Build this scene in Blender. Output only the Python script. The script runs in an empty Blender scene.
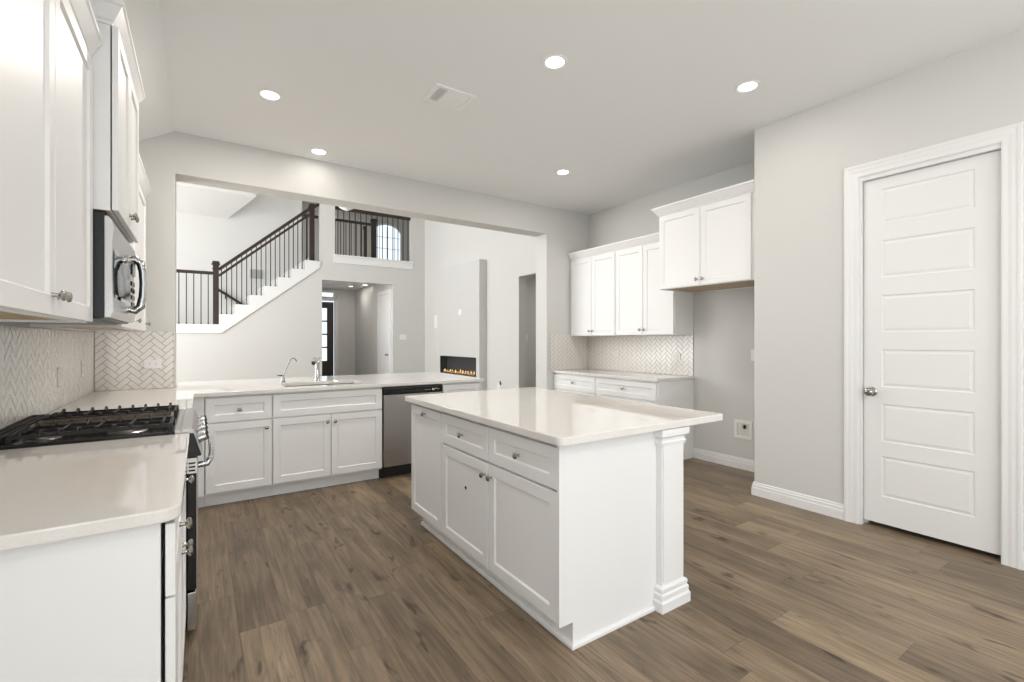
import bpy, bmesh, math, random
from mathutils import Vector, Matrix

S = bpy.context.scene
COL = S.collection
random.seed(7)

# ------------------------------------------------------------------ camera
H = 3.076          # kitchen ceiling height
cam = bpy.data.cameras.new('camera')
cam_o = bpy.data.objects.new('camera', cam)
COL.objects.link(cam_o)
cam.sensor_fit = 'HORIZONTAL'
cam.sensor_width = 36.0
cam.lens = 466.0 / 1024 * 36
cam.shift_y = -0.5 / 1024
cam.clip_start = 0.05
YAW = math.atan2(312, 466)
cam_o.location = (0, 0, 1.30)
cam_o.rotation_euler = (math.pi / 2, 0, -YAW)
S.camera = cam_o

# ------------------------------------------------------------------ world, exposure
w = bpy.data.worlds.new('sky')
S.world = w
w.use_nodes = True
bg = w.node_tree.nodes['Background']
bg.inputs[0].default_value = (0.80, 0.90, 1.0, 1)
bg.inputs[1].default_value = 1.6
S.view_settings.view_transform = 'Standard'
S.view_settings.look = 'None'
S.view_settings.gamma = 1
S.view_settings.use_curve_mapping = False
S.view_settings.exposure = -0.22


def area(name, loc, rot, sx, sy, power, color=(1, 1, 1)):
    d = bpy.data.lights.new(name, 'AREA')
    d.shape = 'RECTANGLE'
    d.size = sx
    d.size_y = sy
    d.energy = power
    d.color = color
    o = bpy.data.objects.new(name, d)
    COL.objects.link(o)
    o.location = loc
    o.rotation_euler = rot
    return o


R90 = math.pi / 2
# sun added from the left; its floor patches bounce light up onto undersides
sun = bpy.data.lights.new('sun', 'SUN')
sun.energy = 9.0
sun.angle = 0.02
sun.color = (1.0, 0.97, 0.93)
sun_o = bpy.data.objects.new('sun', sun)
COL.objects.link(sun_o)
sun_o.rotation_euler = (0, -math.radians(42), 0)
# daylight through the breakfast windows behind the camera (facing +Y)
area('daylight_breakfast', (1.55, -3.36, 1.75), (R90, 0, 0), 4.3, 1.9, 10, (0.98, 0.99, 1.0))
# added up-tilted lamp at the same windows, brightens the ceiling
area('ceiling_fill', (1.55, -3.30, 0.75), (R90 + 1.15, 0, 0), 4.3, 0.8, 100, (0.97, 0.99, 1.0))
# lamp at an added, unseen left window, lightens the island side (facing +X)
area('island_fill', (-0.66, -1.5, 1.5), (0, -R90, 0), 1.9, 2.4, 50, (0.97, 0.99, 1.0))
# lamp at added, unseen windows to light the great room (facing +X)
area('great_room_fill', (-2.93, 8.0, 2.6), (0, -R90, 0), 4.2, 4.6, 330, (1.0, 1.0, 0.99))
area('header_fill', (-2.93, 8.0, 0.8), (0, -R90 - 0.9, 0), 0.9, 4.2, 60, (1.0, 1.0, 0.99))  # added up-tilted lamp to brighten the underside of the header
# daylight falling into the stairwell from its side window (facing +X)
area('daylight_stairwell', (-2.93, 11.5, 2.9), (0, -R90, 0), 2.2, 0.8, 42, (1.0, 1.0, 1.0))

# ------------------------------------------------------------------ materials


def mat(name, color, rough=0.5, metal=0.0, spec=0.5, emit=None, estr=0.0, coat=0.0):
    m = bpy.data.materials.new(name)
    m.use_nodes = True
    b = m.node_tree.nodes['Principled BSDF']
    b.inputs['Base Color'].default_value = (*color, 1)
    b.inputs['Roughness'].default_value = rough
    b.inputs['Metallic'].default_value = metal
    b.inputs['Specular IOR Level'].default_value = spec
    b.inputs['Coat Weight'].default_value = coat
    if emit:
        b.inputs['Emission Color'].default_value = (*emit, 1)
        b.inputs['Emission Strength'].default_value = estr
    return m


def nd(m, kind, **kw):
    n = m.node_tree.nodes.new(kind)
    for k, v in kw.items():
        if k.startswith('i_'):
            n.inputs[k[2:].replace('_', ' ')].default_value = v
        else:
            setattr(n, k, v)
    return n


def lk(m, a, b):
    m.node_tree.links.new(a, b)


def bumpy(m, scale, strength, dist=0.002, detail=4, vec_scale=None):
    """fine procedural relief on a material"""
    b = m.node_tree.nodes['Principled BSDF']
    tc = nd(m, 'ShaderNodeTexCoord')
    src = tc.outputs['Object']
    if vec_scale:
        mp = nd(m, 'ShaderNodeMapping')
        mp.inputs['Scale'].default_value = vec_scale
        lk(m, src, mp.inputs['Vector'])
        src = mp.outputs['Vector']
    n = nd(m, 'ShaderNodeTexNoise', i_Scale=scale, i_Detail=detail)
    lk(m, src, n.inputs['Vector'])
    bp = nd(m, 'ShaderNodeBump', i_Strength=strength, i_Distance=dist)
    lk(m, n.outputs['Fac'], bp.inputs['Height'])
    lk(m, bp.outputs['Normal'], b.inputs['Normal'])
    return n


def tint(m, c1, c2, scale, detail=3, vec_scale=None, lo=0.35, hi=0.65):
    """colour variation between two tones"""
    b = m.node_tree.nodes['Principled BSDF']
    tc = nd(m, 'ShaderNodeTexCoord')
    src = tc.outputs['Object']
    if vec_scale:
        mp = nd(m, 'ShaderNodeMapping')
        mp.inputs['Scale'].default_value = vec_scale
        lk(m, src, mp.inputs['Vector'])
        src = mp.outputs['Vector']
    n = nd(m, 'ShaderNodeTexNoise', i_Scale=scale, i_Detail=detail)
    lk(m, src, n.inputs['Vector'])
    r = nd(m, 'ShaderNodeValToRGB')
    r.color_ramp.elements[0].position = lo
    r.color_ramp.elements[0].color = (*c1, 1)
    r.color_ramp.elements[1].position = hi
    r.color_ramp.elements[1].color = (*c2, 1)
    lk(m, n.outputs['Fac'], r.inputs['Fac'])
    lk(m, r.outputs['Color'], b.inputs['Base Color'])


M = {}
M['wall'] = mat('wall_paint', (0.655, 0.648, 0.625), 0.85, spec=0.2)
bumpy(M['wall'], 90, 0.12)
M['breast'] = mat('chimney_paint', (0.62, 0.614, 0.595), 0.85, spec=0.2)
bumpy(M['breast'], 90, 0.12)
M['ceiling'] = mat('ceiling_paint', (0.87, 0.878, 0.870), 0.9, spec=0.1)
bumpy(M['ceiling'], 70, 0.15)
M['trim'] = mat('white_trim_paint', (0.80, 0.80, 0.79), 0.38, spec=0.4)
bumpy(M['trim'], 40, 0.03)
M['cabinet'] = mat('white_cabinet_paint', (0.84, 0.84, 0.835), 0.42, spec=0.45)
bumpy(M['cabinet'], 60, 0.03)
M['rawwood'] = mat('unfinished_wood', (0.52, 0.40, 0.26), 0.6)
tint(M['rawwood'], (0.46, 0.34, 0.21), (0.58, 0.46, 0.31), 6, vec_scale=(6, 1, 6))
M['cavity'] = mat('cabinet_interior', (0.25, 0.18, 0.12), 0.7)
M['quartz'] = mat('white_quartz', (0.86, 0.845, 0.82), 0.025, spec=0.5)
tint(M['quartz'], (0.755, 0.73, 0.70), (0.79, 0.767, 0.737), 160, detail=3)
M['steel'] = mat('brushed_steel', (0.60, 0.595, 0.585), 0.27, metal=1.0)
bumpy(M['steel'], 30, 0.08, 0.001, 3, (1, 1, 60))
M['steel_dark'] = mat('brushed_steel_shaded', (0.44, 0.425, 0.41), 0.30, metal=1.0)  # darker copy of the steel; dimmer light on these faces put into colour
bumpy(M['steel_dark'], 30, 0.08, 0.001, 3, (60, 60, 1))
M['chrome'] = mat('chrome', (0.55, 0.55, 0.55), 0.07, metal=1.0)
bumpy(M['chrome'], 5, 0.01)
M['nickel'] = mat('satin_nickel', (0.42, 0.40, 0.37), 0.22, metal=1.0)
bumpy(M['nickel'], 80, 0.03)
M['black'] = mat('black_enamel', (0.012, 0.012, 0.013), 0.18)
bumpy(M['black'], 30, 0.02)
M['blackmatte'] = mat('black_plastic', (0.009, 0.009, 0.009), 0.45)
bumpy(M['blackmatte'], 120, 0.05)
M['castiron'] = mat('cast_iron', (0.014, 0.0135, 0.013), 0.55)
bumpy(M['castiron'], 160, 0.25)
M['firebox'] = mat('firebox_metal', (0.05, 0.052, 0.054), 0.35)
bumpy(M['firebox'], 60, 0.05)
M['glassblack'] = mat('dark_glass', (0.010, 0.012, 0.014), 0.04)
bumpy(M['glassblack'], 4, 0.005)
M['slate'] = mat('blue_black_steel', (0.009, 0.011, 0.015), 0.35)
bumpy(M['slate'], 60, 0.04)
M['griddle'] = mat('griddle_plate', (0.10, 0.075, 0.05), 0.28)
tint(M['griddle'], (0.08, 0.06, 0.042), (0.14, 0.105, 0.07), 14)
M['tile'] = mat('glazed_tile', (0.775, 0.745, 0.70), 0.15, spec=0.5)
M['tile'].node_tree.nodes['Principled BSDF'].inputs['Coat Weight'].default_value = 0.05
bumpy(M['tile'], 22, 0.10, 0.003, 2)
M['grout'] = mat('grout', (0.41, 0.375, 0.335), 0.9)
bumpy(M['grout'], 200, 0.2)
M['plate'] = mat('white_plastic', (0.84, 0.835, 0.82), 0.35)
bumpy(M['plate'], 20, 0.01)
M['plate_tile'] = mat('almond_plastic', (0.72, 0.69, 0.65), 0.35)
bumpy(M['plate_tile'], 20, 0.01)
M['darkwood'] = mat('dark_stained_wood', (0.03, 0.025, 0.018), 0.35)
tint(M['darkwood'], (0.018, 0.010, 0.008), (0.040, 0.022, 0.016), 7, vec_scale=(1, 6, 6))
M['iron'] = mat('black_iron', (0.02, 0.019, 0.018), 0.45, metal=0.4)
bumpy(M['iron'], 60, 0.05)
M['lens'] = mat('lamp_lens', (0.9, 0.88, 0.84), 0.4, emit=(1.0, 0.93, 0.84), estr=9.0)
M['hall_lens'] = mat('hall_lamp_lens', (0.9, 0.88, 0.84), 0.4, emit=(1.0, 0.92, 0.80), estr=5.0)
M['ember'] = mat('fire_glow', (0.9, 0.45, 0.12), 0.5, emit=(1.0, 0.62, 0.25), estr=1.1)
M['pebble'] = mat('amber_glass_pebbles', (0.55, 0.36, 0.16), 0.15)
tint(M['pebble'], (0.30, 0.18, 0.07), (0.80, 0.62, 0.36), 30)
M['grille'] = mat('grille_grey', (0.42, 0.42, 0.42), 0.6)
bumpy(M['grille'], 60, 0.05)
M['vent'] = mat('white_metal_vent', (0.92, 0.92, 0.915), 0.45)
bumpy(M['vent'], 60, 0.02)
M['ventdark'] = mat('vent_throat', (0.33, 0.33, 0.34), 0.7)
bumpy(M['ventdark'], 60, 0.02)
M['globe'] = mat('frosted_globe', (0.92, 0.92, 0.91), 0.3)
bumpy(M['globe'], 20, 0.01)
M['darkroom'] = mat('closet_dark', (0.22, 0.17, 0.12), 0.9)  # darkness of the shut closet put into the colour
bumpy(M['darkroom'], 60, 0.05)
M['glass'] = mat('window_glass', (0.93, 0.96, 1.0), 0.05)
_g = M['glass'].node_tree.nodes['Principled BSDF']
_g.inputs['Transmission Weight'].default_value = 1.0
_g.inputs['IOR'].default_value = 1.02


def floor_material():
    m = mat('wood_plank_floor', (0.2, 0.15, 0.1), 0.38, spec=0.35)
    b = m.node_tree.nodes['Principled BSDF']
    uv = nd(m, 'ShaderNodeUVMap')
    at = nd(m, 'ShaderNodeAttribute', attribute_name='plank')
    sep = nd(m, 'ShaderNodeSeparateXYZ')
    lk(m, uv.outputs['UV'], sep.inputs[0])
    off = nd(m, 'ShaderNodeMath', operation='MULTIPLY')
    off.inputs[1].default_value = 37.0
    lk(m, at.outputs['Fac'], off.inputs[0])

    def stretched(sx, sy, scale, detail, dist=0.0, rough=0.55):
        mx = nd(m, 'ShaderNodeMath', operation='MULTIPLY')
        mx.inputs[1].default_value = sx
        lk(m, sep.outputs[0], mx.inputs[0])
        my = nd(m, 'ShaderNodeMath', operation='MULTIPLY')
        my.inputs[1].default_value = sy
        lk(m, sep.outputs[1], my.inputs[0])
        c = nd(m, 'ShaderNodeCombineXYZ')
        lk(m, mx.outputs[0], c.inputs[0])
        lk(m, my.outputs[0], c.inputs[1])
        lk(m, off.outputs[0], c.inputs[2])
        n = nd(m, 'ShaderNodeTexNoise', i_Scale=scale, i_Detail=detail, i_Distortion=dist, i_Roughness=rough)
        lk(m, c.outputs[0], n.inputs['Vector'])
        return n.outputs['Fac']
    grain = stretched(1.0, 16.0, 2.2, 7, 0.9, 0.62)
    fine = stretched(3.0, 90.0, 2.0, 3)
    blot = stretched(1.6, 5.0, 1.2, 3, 0.4)
    knot = stretched(3.2, 9.0, 1.5, 2, 0.5)
    # plank tone
    tone = nd(m, 'ShaderNodeValToRGB')
    e = tone.color_ramp.elements
    e[0].position = 0.0
    e[0].color = (0.168, 0.125, 0.085, 1)
    e[1].position = 1.0
    e[1].color = (0.308, 0.231, 0.150, 1)
    x = e.new(0.4)
    x.color = (0.212, 0.158, 0.105, 1)
    x = e.new(0.75)
    x.color = (0.253, 0.189, 0.124, 1)
    lk(m, at.outputs['Fac'], tone.inputs['Fac'])
    col = tone.outputs['Color']

    def mult(col, fac, lo, hi, dark, bright):
        r = nd(m, 'ShaderNodeValToRGB')
        r.color_ramp.elements[0].position = lo
        r.color_ramp.elements[0].color = (*dark, 1)
        r.color_ramp.elements[1].position = hi
        r.color_ramp.elements[1].color = (*bright, 1)
        lk(m, fac, r.inputs['Fac'])
        mx = nd(m, 'ShaderNodeMix', data_type='RGBA', blend_type='MULTIPLY')
        mx.inputs['Factor'].default_value = 1.0
        lk(m, col, mx.inputs['A'])
        lk(m, r.outputs['Color'], mx.inputs['B'])
        return mx.outputs['Result']
    col = mult(col, grain, 0.33, 0.67, (0.62, 0.61, 0.60), (1.24, 1.24, 1.24))
    col = mult(col, blot, 0.32, 0.68, (0.78, 0.77, 0.77), (1.16, 1.17, 1.18))
    col = mult(col, fine, 0.30, 0.70, (0.90, 0.90, 0.90), (1.08, 1.08, 1.08))
    col = mult(col, knot, 0.28, 0.37, (0.42, 0.38, 0.36), (1.0, 1.0, 1.0))
    # seams from the uv position across the plank (uv.y in metres, one plank = 0.185)
    fr = nd(m, 'ShaderNodeMath', operation='PINGPONG')
    fr.inputs[1].default_value = 0.0925
    lk(m, sep.outputs[1], fr.inputs[0])
    at2 = nd(m, 'ShaderNodeAttribute', attribute_name='plank_length')
    dv = nd(m, 'ShaderNodeMath', operation='SUBTRACT')
    lk(m, at2.outputs['Fac'], dv.inputs[0])
    lk(m, sep.outputs[0], dv.inputs[1])
    mn = nd(m, 'ShaderNodeMath', operation='MINIMUM')
    lk(m, dv.outputs[0], mn.inputs[0])
    lk(m, sep.outputs[0], mn.inputs[1])
    mn2 = nd(m, 'ShaderNodeMath', operation='MINIMUM')
    lk(m, mn.outputs[0], mn2.inputs[0])
    lk(m, fr.outputs[0], mn2.inputs[1])
    sc = nd(m, 'ShaderNodeMath', operation='MULTIPLY')
    sc.inputs[1].default_value = 100.0
    lk(m, mn2.outputs[0], sc.inputs[0])
    col = mult(col, sc.outputs[0], 0.05, 0.22, (0.60, 0.58, 0.56), (1.0, 1.0, 1.0))
    lk(m, col, b.inputs['Base Color'])
    bp = nd(m, 'ShaderNodeBump', i_Strength=0.12, i_Distance=0.002)
    lk(m, fine, bp.inputs['Height'])
    lk(m, bp.outputs['Normal'], b.inputs['Normal'])
    rr = nd(m, 'ShaderNodeMapRange')
    rr.inputs['To Min'].default_value = 0.30
    rr.inputs['To Max'].default_value = 0.46
    lk(m, grain, rr.inputs['Value'])
    lk(m, rr.outputs['Result'], b.inputs['Roughness'])
    return m


M['floor'] = floor_material()

# ------------------------------------------------------------------ mesh helpers
WORLD = lambda a, b, c: (a, b, c)


def facing_px(X):      # front looks towards +X ; a = Y, b = Z, c = outwards
    return lambda a, b, c: (X + c, a, b)


def facing_nx(X):
    return lambda a, b, c: (X - c, a, b)


def facing_ny(Y):
    return lambda a, b, c: (a, Y - c, b)


def facing_py(Y):
    return lambda a, b, c: (a, Y + c, b)


def facing_nz(Z):
    return lambda a, b, c: (a, b, Z - c)


def quad(bm, pts):
    return bm.faces.new([bm.verts.new(p) for p in pts])


def box(bm, x0, x1, y0, y1, z0, z1, F=WORLD):
    v = [bm.verts.new(F(x, y, z)) for z in (z0, z1) for y in (y0, y1) for x in (x0, x1)]
    for f in ((0, 1, 3, 2), (4, 5, 7, 6), (0, 1, 5, 4), (2, 3, 7, 6), (0, 2, 6, 4), (1, 3, 7, 5)):
        bm.faces.new([v[i] for i in f])


def prism(bm, pts, c0, c1, F=WORLD):
    """polygon in (a,b) extruded from c0 to c1"""
    lo = [bm.verts.new(F(a, b, c0)) for a, b in pts]
    hi = [bm.verts.new(F(a, b, c1)) for a, b in pts]
    bm.faces.new(lo)
    bm.faces.new(hi)
    n = len(pts)
    for i in range(n):
        j = (i + 1) % n
        bm.faces.new([lo[i], lo[j], hi[j], hi[i]])


def rounded(x0, x1, y0, y1, r, n=6):
    """corner radii r = (x0y0, x1y0, x1y1, x0y1)"""
    out = []
    for (cx, cy, a0, rr) in ((x0, y0, math.pi, r[0]), (x1, y0, 1.5 * math.pi, r[1]), (x1, y1, 0, r[2]), (x0, y1, math.pi / 2, r[3])):
        if rr <= 0:
            out.append((cx, cy))
            continue
        ox = cx + (rr if cx == x0 else -rr)
        oy = cy + (rr if cy == y0 else -rr)
        for k in range(n + 1):
            a = a0 + k * math.pi / 2 / n
            out.append((ox + rr * math.cos(a), oy + rr * math.sin(a)))
    return out


def slab(bm, xs, ys, filled, c0, c1, F=WORLD):
    """grid plate with holes"""
    vv = {}

    def V(i, j, k):
        key = (i, j, k)
        if key not in vv:
            vv[key] = bm.verts.new(F(xs[i], ys[j], (c0, c1)[k]))
        return vv[key]
    nx, ny = len(xs) - 1, len(ys) - 1
    fl = [[bool(filled((xs[i] + xs[i + 1]) / 2, (ys[j] + ys[j + 1]) / 2)) for j in range(ny)] for i in range(nx)]
    for i in range(nx):
        for j in range(ny):
            if not fl[i][j]:
                continue
            for k in (0, 1):
                bm.faces.new([V(i, j, k), V(i + 1, j, k), V(i + 1, j + 1, k), V(i, j + 1, k)])
            for (di, dj, e) in ((-1, 0, ((i, j), (i, j + 1))), (1, 0, ((i + 1, j), (i + 1, j + 1))),
                                (0, -1, ((i, j), (i + 1, j))), (0, 1, ((i, j + 1), (i + 1, j + 1)))):
                a, b = i + di, j + dj
                if not (0 <= a < nx and 0 <= b < ny and fl[a][b]):
                    (p, q), (r, s) = e
                    bm.faces.new([V(p, q, 0), V(r, s, 0), V(r, s, 1), V(p, q, 1)])


def sweep(bm, path, profile, F=WORLD, closed=False):
    """profile (offset to the left of the path, c) swept along a 2D path with mitred corners"""
    n = len(path)
    rings = []
    for i in range(n):
        p = Vector(path[i])
        d0 = d1 = None
        if i > 0 or closed:
            d0 = (p - Vector(path[i - 1])).normalized()
        if i < n - 1 or closed:
            d1 = (Vector(path[(i + 1) % n]) - p).normalized()
        d0 = d0 or d1
        d1 = d1 or d0
        n0 = Vector((-d0.y, d0.x))
        n1 = Vector((-d1.y, d1.x))
        mi = (n0 + n1).normalized()
        k = 1.0 / max(0.2, mi.dot(n0))
        rings.append([bm.verts.new(F(p.x + mi.x * k * o, p.y + mi.y * k * o, c)) for o, c in profile])
    m = len(profile)
    for i in range(n if closed else n - 1):
        a, b = rings[i], rings[(i + 1) % n]
        for j in range(m):
            q = (j + 1) % m
            bm.faces.new([a[j], a[q], b[q], b[j]])
    if not closed:
        bm.faces.new(rings[0])
        bm.faces.new(rings[-1])


def basis(d):
    d = Vector(d).normalized()
    u = d.orthogonal().normalized()
    return u, d.cross(u)


def lathe(bm, base, axis, profile, n=20):
    """profile of (radius, height along axis)"""
    d = Vector(axis).normalized()
    u, v = basis(d)
    base = Vector(base)
    rings = []
    for r, h in profile:
        c = base + d * h
        if r < 1e-6:
            rings.append([bm.verts.new(c)])
        else:
            rings.append([bm.verts.new(c + u * (r * math.cos(2 * math.pi * k / n)) + v * (r * math.sin(2 * math.pi * k / n))) for k in range(n)])
    for a, b in zip(rings, rings[1:]):
        for k in range(n):
            q = (k + 1) % n
            f = [a[k % len(a)], a[q % len(a)], b[q % len(b)], b[k % len(b)]]
            g = []
            for x in f:
                if x not in g:
                    g.append(x)
            if len(g) > 2:
                bm.faces.new(g)
    for r in (rings[0], rings[-1]):
        if len(r) > 2:
            bm.faces.new(r)


def tube(bm, pts, r, n=10):
    """round bar through points; r is a number or one radius per point"""
    P = [Vector(p) for p in pts]
    rr = r if isinstance(r, (list, tuple)) else [r] * len(P)
    u = None
    rings = []
    for i, p in enumerate(P):
        d = (P[min(i + 1, len(P) - 1)] - P[max(i - 1, 0)]).normalized()
        if u is None:
            u = d.orthogonal().normalized()
        u = (u - d * u.dot(d)).normalized()
        v = d.cross(u)
        rings.append([bm.verts.new(p + u * (rr[i] * math.cos(2 * math.pi * k / n)) + v * (rr[i] * math.sin(2 * math.pi * k / n))) for k in range(n)])
    for a, b in zip(rings, rings[1:]):
        for k in range(n):
            q = (k + 1) % n
            bm.faces.new([a[k], a[q], b[q], b[k]])
    bm.faces.new(rings[0])
    bm.faces.new(rings[-1])


def bar(bm, p, q, wd, ht):
    """rectangular bar from p to q, wd horizontal, ht vertical"""
    p, q = Vector(p), Vector(q)
    d = (q - p).normalized()
    s = d.cross(Vector((0, 0, 1)))
    if s.length < 1e-4:
        s = Vector((1, 0, 0))
    s.normalize()
    t = s.cross(d).normalized()
    ring = []
    for e in (p, q):
        ring.append([bm.verts.new(e + s * (wd / 2 * a) + t * (ht / 2 * b)) for a, b in ((-1, -1), (1, -1), (1, 1), (-1, 1))])
    for k in range(4):
        bm.faces.new([ring[0][k], ring[0][(k + 1) % 4], ring[1][(k + 1) % 4], ring[1][k]])
    bm.faces.new(ring[0])
    bm.faces.new(ring[1])


def obj(name, bm, m, parent=None, bevel=0.0, smooth=False, seg=2):
    bmesh.ops.recalc_face_normals(bm, faces=bm.faces[:])
    me = bpy.data.meshes.new(name)
    bm.to_mesh(me)
    bm.free()
    if smooth:
        for p in me.polygons:
            p.use_smooth = True
        me.set_sharp_from_angle(angle=math.radians(40))
    me.materials.append(M[m])
    o = bpy.data.objects.new(name, me)
    COL.objects.link(o)
    if parent is not None:
        o.parent = parent
        if parent.type == 'EMPTY':
            o.matrix_parent_inverse = Matrix.Translation(-parent.location)
    if bevel:
        b = o.modifiers.new('bevel', 'BEVEL')
        b.width = bevel
        b.segments = seg
        b.limit_method = 'ANGLE'
        b.angle_limit = math.radians(35)
    return o


def BM():
    return bmesh.new()


def thing(name, loc, label, cat, group=None):
    o = bpy.data.objects.new(name, None)
    o.empty_display_size = 0.1
    COL.objects.link(o)
    o.location = loc
    return tag(o, label, cat, group)


def tag(o, label, cat, group=None):
    o['label'] = label
    o['category'] = cat
    if group:
        o['group'] = group
    return o


def struct(name, bm, m, bevel=0.0, smooth=False, parent=None):
    o = obj(name, bm, m, parent, bevel, smooth)
    if parent is None:
        o['kind'] = 'structure'
    return o


def one_box(name, m, x0, x1, y0, y1, z0, z1, parent=None, bevel=0.0):
    bm = BM()
    box(bm, x0, x1, y0, y1, z0, z1)
    return obj(name, bm, m, parent, bevel)


# ------------------------------------------------------------------ the shell
XL, XR, XD, YB = -0.70, 4.56, 3.885, 4.88
YBB = 5.12           # great-room face of the wall with the wide opening
XG = 4.67            # fireplace wall of the great room
YF = 10.9            # far wall of the great room


def plank_floor(name, x0, x1, y0, y1):
    bm = BM()
    uvl = bm.loops.layers.uv.new('UVMap')
    a1 = bm.faces.layers.float.new('plank')
    a2 = bm.faces.layers.float.new('plank_length')
    wd = 0.185
    nx = int(math.ceil((x1 - x0) / wd))
    rnd = random.Random(11)
    for i in range(nx):
        xa, xb = x0 + i * wd, min(x0 + (i + 1) * wd, x1)
        y = y0 - rnd.uniform(0.1, 1.4)
        while y < y1:
            L = rnd.choice((0.9, 1.22, 1.22, 1.5))
            ya, yb = max(y, y0), min(y + L, y1)
            if yb - ya > 0.01:
                f = quad(bm, [(xa, ya, 0), (xb, ya, 0), (xb, yb, 0), (xa, yb, 0)])
                for lp, (u, v) in zip(f.loops, ((ya - y, 0), (ya - y, xb - xa), (yb - y, xb - xa), (yb - y, 0))):
                    lp[uvl].uv = (u, v)
                f[a1] = rnd.random()
                f[a2] = L
            y += L
    bmesh.ops.recalc_face_normals(bm, faces=bm.faces[:])
    me = bpy.data.meshes.new(name)
    bm.to_mesh(me)
    bm.free()
    me.materials.append(M['floor'])
    o = bpy.data.objects.new(name, me)
    COL.objects.link(o)
    o['kind'] = 'structure'
    return o


plank_floor('floor', -3.0, 7.6, -3.5, 14.3)

# kitchen ceiling, flat part and the slope above the left cabinets
bm = BM()
ZL = 2.76
pts = [(-0.18, H), (5.0, H), (5.0, H + 0.14), (-0.3, H + 0.14), (-0.83, ZL + 0.10), (-0.83, ZL - 0.075)]
prism(bm, pts, -3.5, 4.93, F=lambda a, b, c: (a, c, b))
struct('ceiling', bm, 'ceiling')

bm = BM()
slab(bm, [-3.5, -2.7, -0.3, YB + 0.02], [0, 0.55, 2.45, 2.85], lambda y, z: not (-2.7 < y < -0.3 and 0.55 < z < 2.45), -0.12, 0, F=facing_px(XL))
struct('wall_left', bm, 'wall')
bm = BM()  # unseen window, added so light reaches the island side
F = facing_px(-0.80)
for a in (-2.7, -1.5):
    sweep(bm, [(a, 0.55), (a, 2.45), (a + 1.2, 2.45), (a + 1.2, 0.55)], [(0, 0), (0, 0.05), (-0.05, 0.05), (-0.05, 0)], F=F, closed=True)
struct('window_10', bm, 'trim')

bm = BM()
xs = [-3.0, -0.175, 2.46, 3.82, 4.83]
zs = [0, 0.862, 2.718, 6.0]


def back_fill(x, z):
    if x < -0.175 or x > 3.82 or z > 2.718:
        return True
    return z < 0.862 and x < 2.46


slab(bm, xs, zs, back_fill, 0, YBB - YB, F=facing_py(YB))
struct('wall_back', bm, 'wall', bevel=0.004)

bm = BM()
box(bm, XR, XR + 0.12, 2.02, YB + 0.02, 0, H + 0.02)
struct('wall_right', bm, 'wall')

# pantry wall with its door opening and the return beside the fridge space
DY0, DY1, DZ = 0.668, 1.362, 2.425
bm = BM()
slab(bm, [-3.5, DY0 - 0.018, DY1 + 0.018, 2.13], [0, DZ + 0.018, H + 0.02], lambda y, z: not (DY0 - 0.018 < y < DY1 + 0.018 and z < DZ + 0.018), -0.115, 0, F=facing_nx(XD))
struct('wall_pantry', bm, 'wall', bevel=0.004)
bm = BM()
box(bm, XD + 0.10, XR + 0.02, 2.02, 2.13, 0, H + 0.02)
struct('wall_return', bm, 'wall')
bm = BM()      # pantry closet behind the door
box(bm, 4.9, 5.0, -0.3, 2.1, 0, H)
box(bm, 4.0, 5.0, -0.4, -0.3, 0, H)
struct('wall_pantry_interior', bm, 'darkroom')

# rear wall with three breakfast windows (behind the camera)
bm = BM()
xs = [-0.82, -0.50, 0.70, 0.95, 2.15, 2.40, 3.60, 4.0]
slab(bm, xs, [0, 0.45, 2.65, H + 0.02], lambda x, z: z < 0.45 or z > 2.65 or not any(a < x < a + 1.2 for a in (-0.5, 0.95, 2.4)), 0, 0.12, F=facing_ny(-3.38))
struct('wall_rear', bm, 'wall')
for k, a in enumerate((-0.5, 0.95, 2.4)):
    bm = BM()
    F = facing_ny(-3.42)
    sweep(bm, [(a, 0.45), (a, 2.65), (a + 1.2, 2.65), (a + 1.2, 0.45)], [(0, 0), (0, 0.05), (-0.05, 0.05), (-0.05, 0)], F=F, closed=True)
    box(bm, a + 0.05, a + 1.15, 1.53, 1.57, 0.005, 0.045, F=F)
    struct('window_%d' % (k + 2), bm, 'trim')

# ---- great room beyond the opening
bm = BM()
slab(bm, [YBB - 0.02, 5.85, 6.763, YF + 0.1], [0, 2.425, 6.0], lambda y, z: not (5.85 < y < 6.763 and z < 2.425), -0.16, 0, F=facing_nx(XG))
struct('wall_fireplace', bm, 'wall', bevel=0.004)
bm = BM()      # the projecting chimney breast, with the slot of the fireplace left open
F = facing_nx(XG)
slab(bm, [7.86, 7.99, 9.64, 9.71], [0.0, 0.575, 0.962, 2.88], lambda y, z: not (7.99 < y < 9.64 and 0.575 < z < 0.962), 0.0, 0.17, F=F)
struct('wall_chimney_breast', bm, 'breast', bevel=0.004)
bm = BM()
box(bm, -3.12, 4.83, YBB, YF + 1.2, 6.0, 6.1)
struct('ceiling_great_room', bm, 'ceiling')
bm = BM()      # unseen left wall; its great-room windows are added to let light in
slab(bm, [YBB - 0.3, 5.9, 10.1, 11.1, 11.9, 12.2], [0, 0.3, 1.8, 4.0, 4.9, 6.0],
     lambda y, z: not ((5.9 < y < 10.1 and 0.3 < z < 4.9) or (11.1 < y < 11.9 and 1.8 < z < 4.0)), 0, 0.12, F=lambda a, b, c: (-3.0 - c, a, b))
struct('wall_great_room_left', bm, 'wall')
F = lambda a, b, c: (-3.08 + c, a, b)
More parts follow.
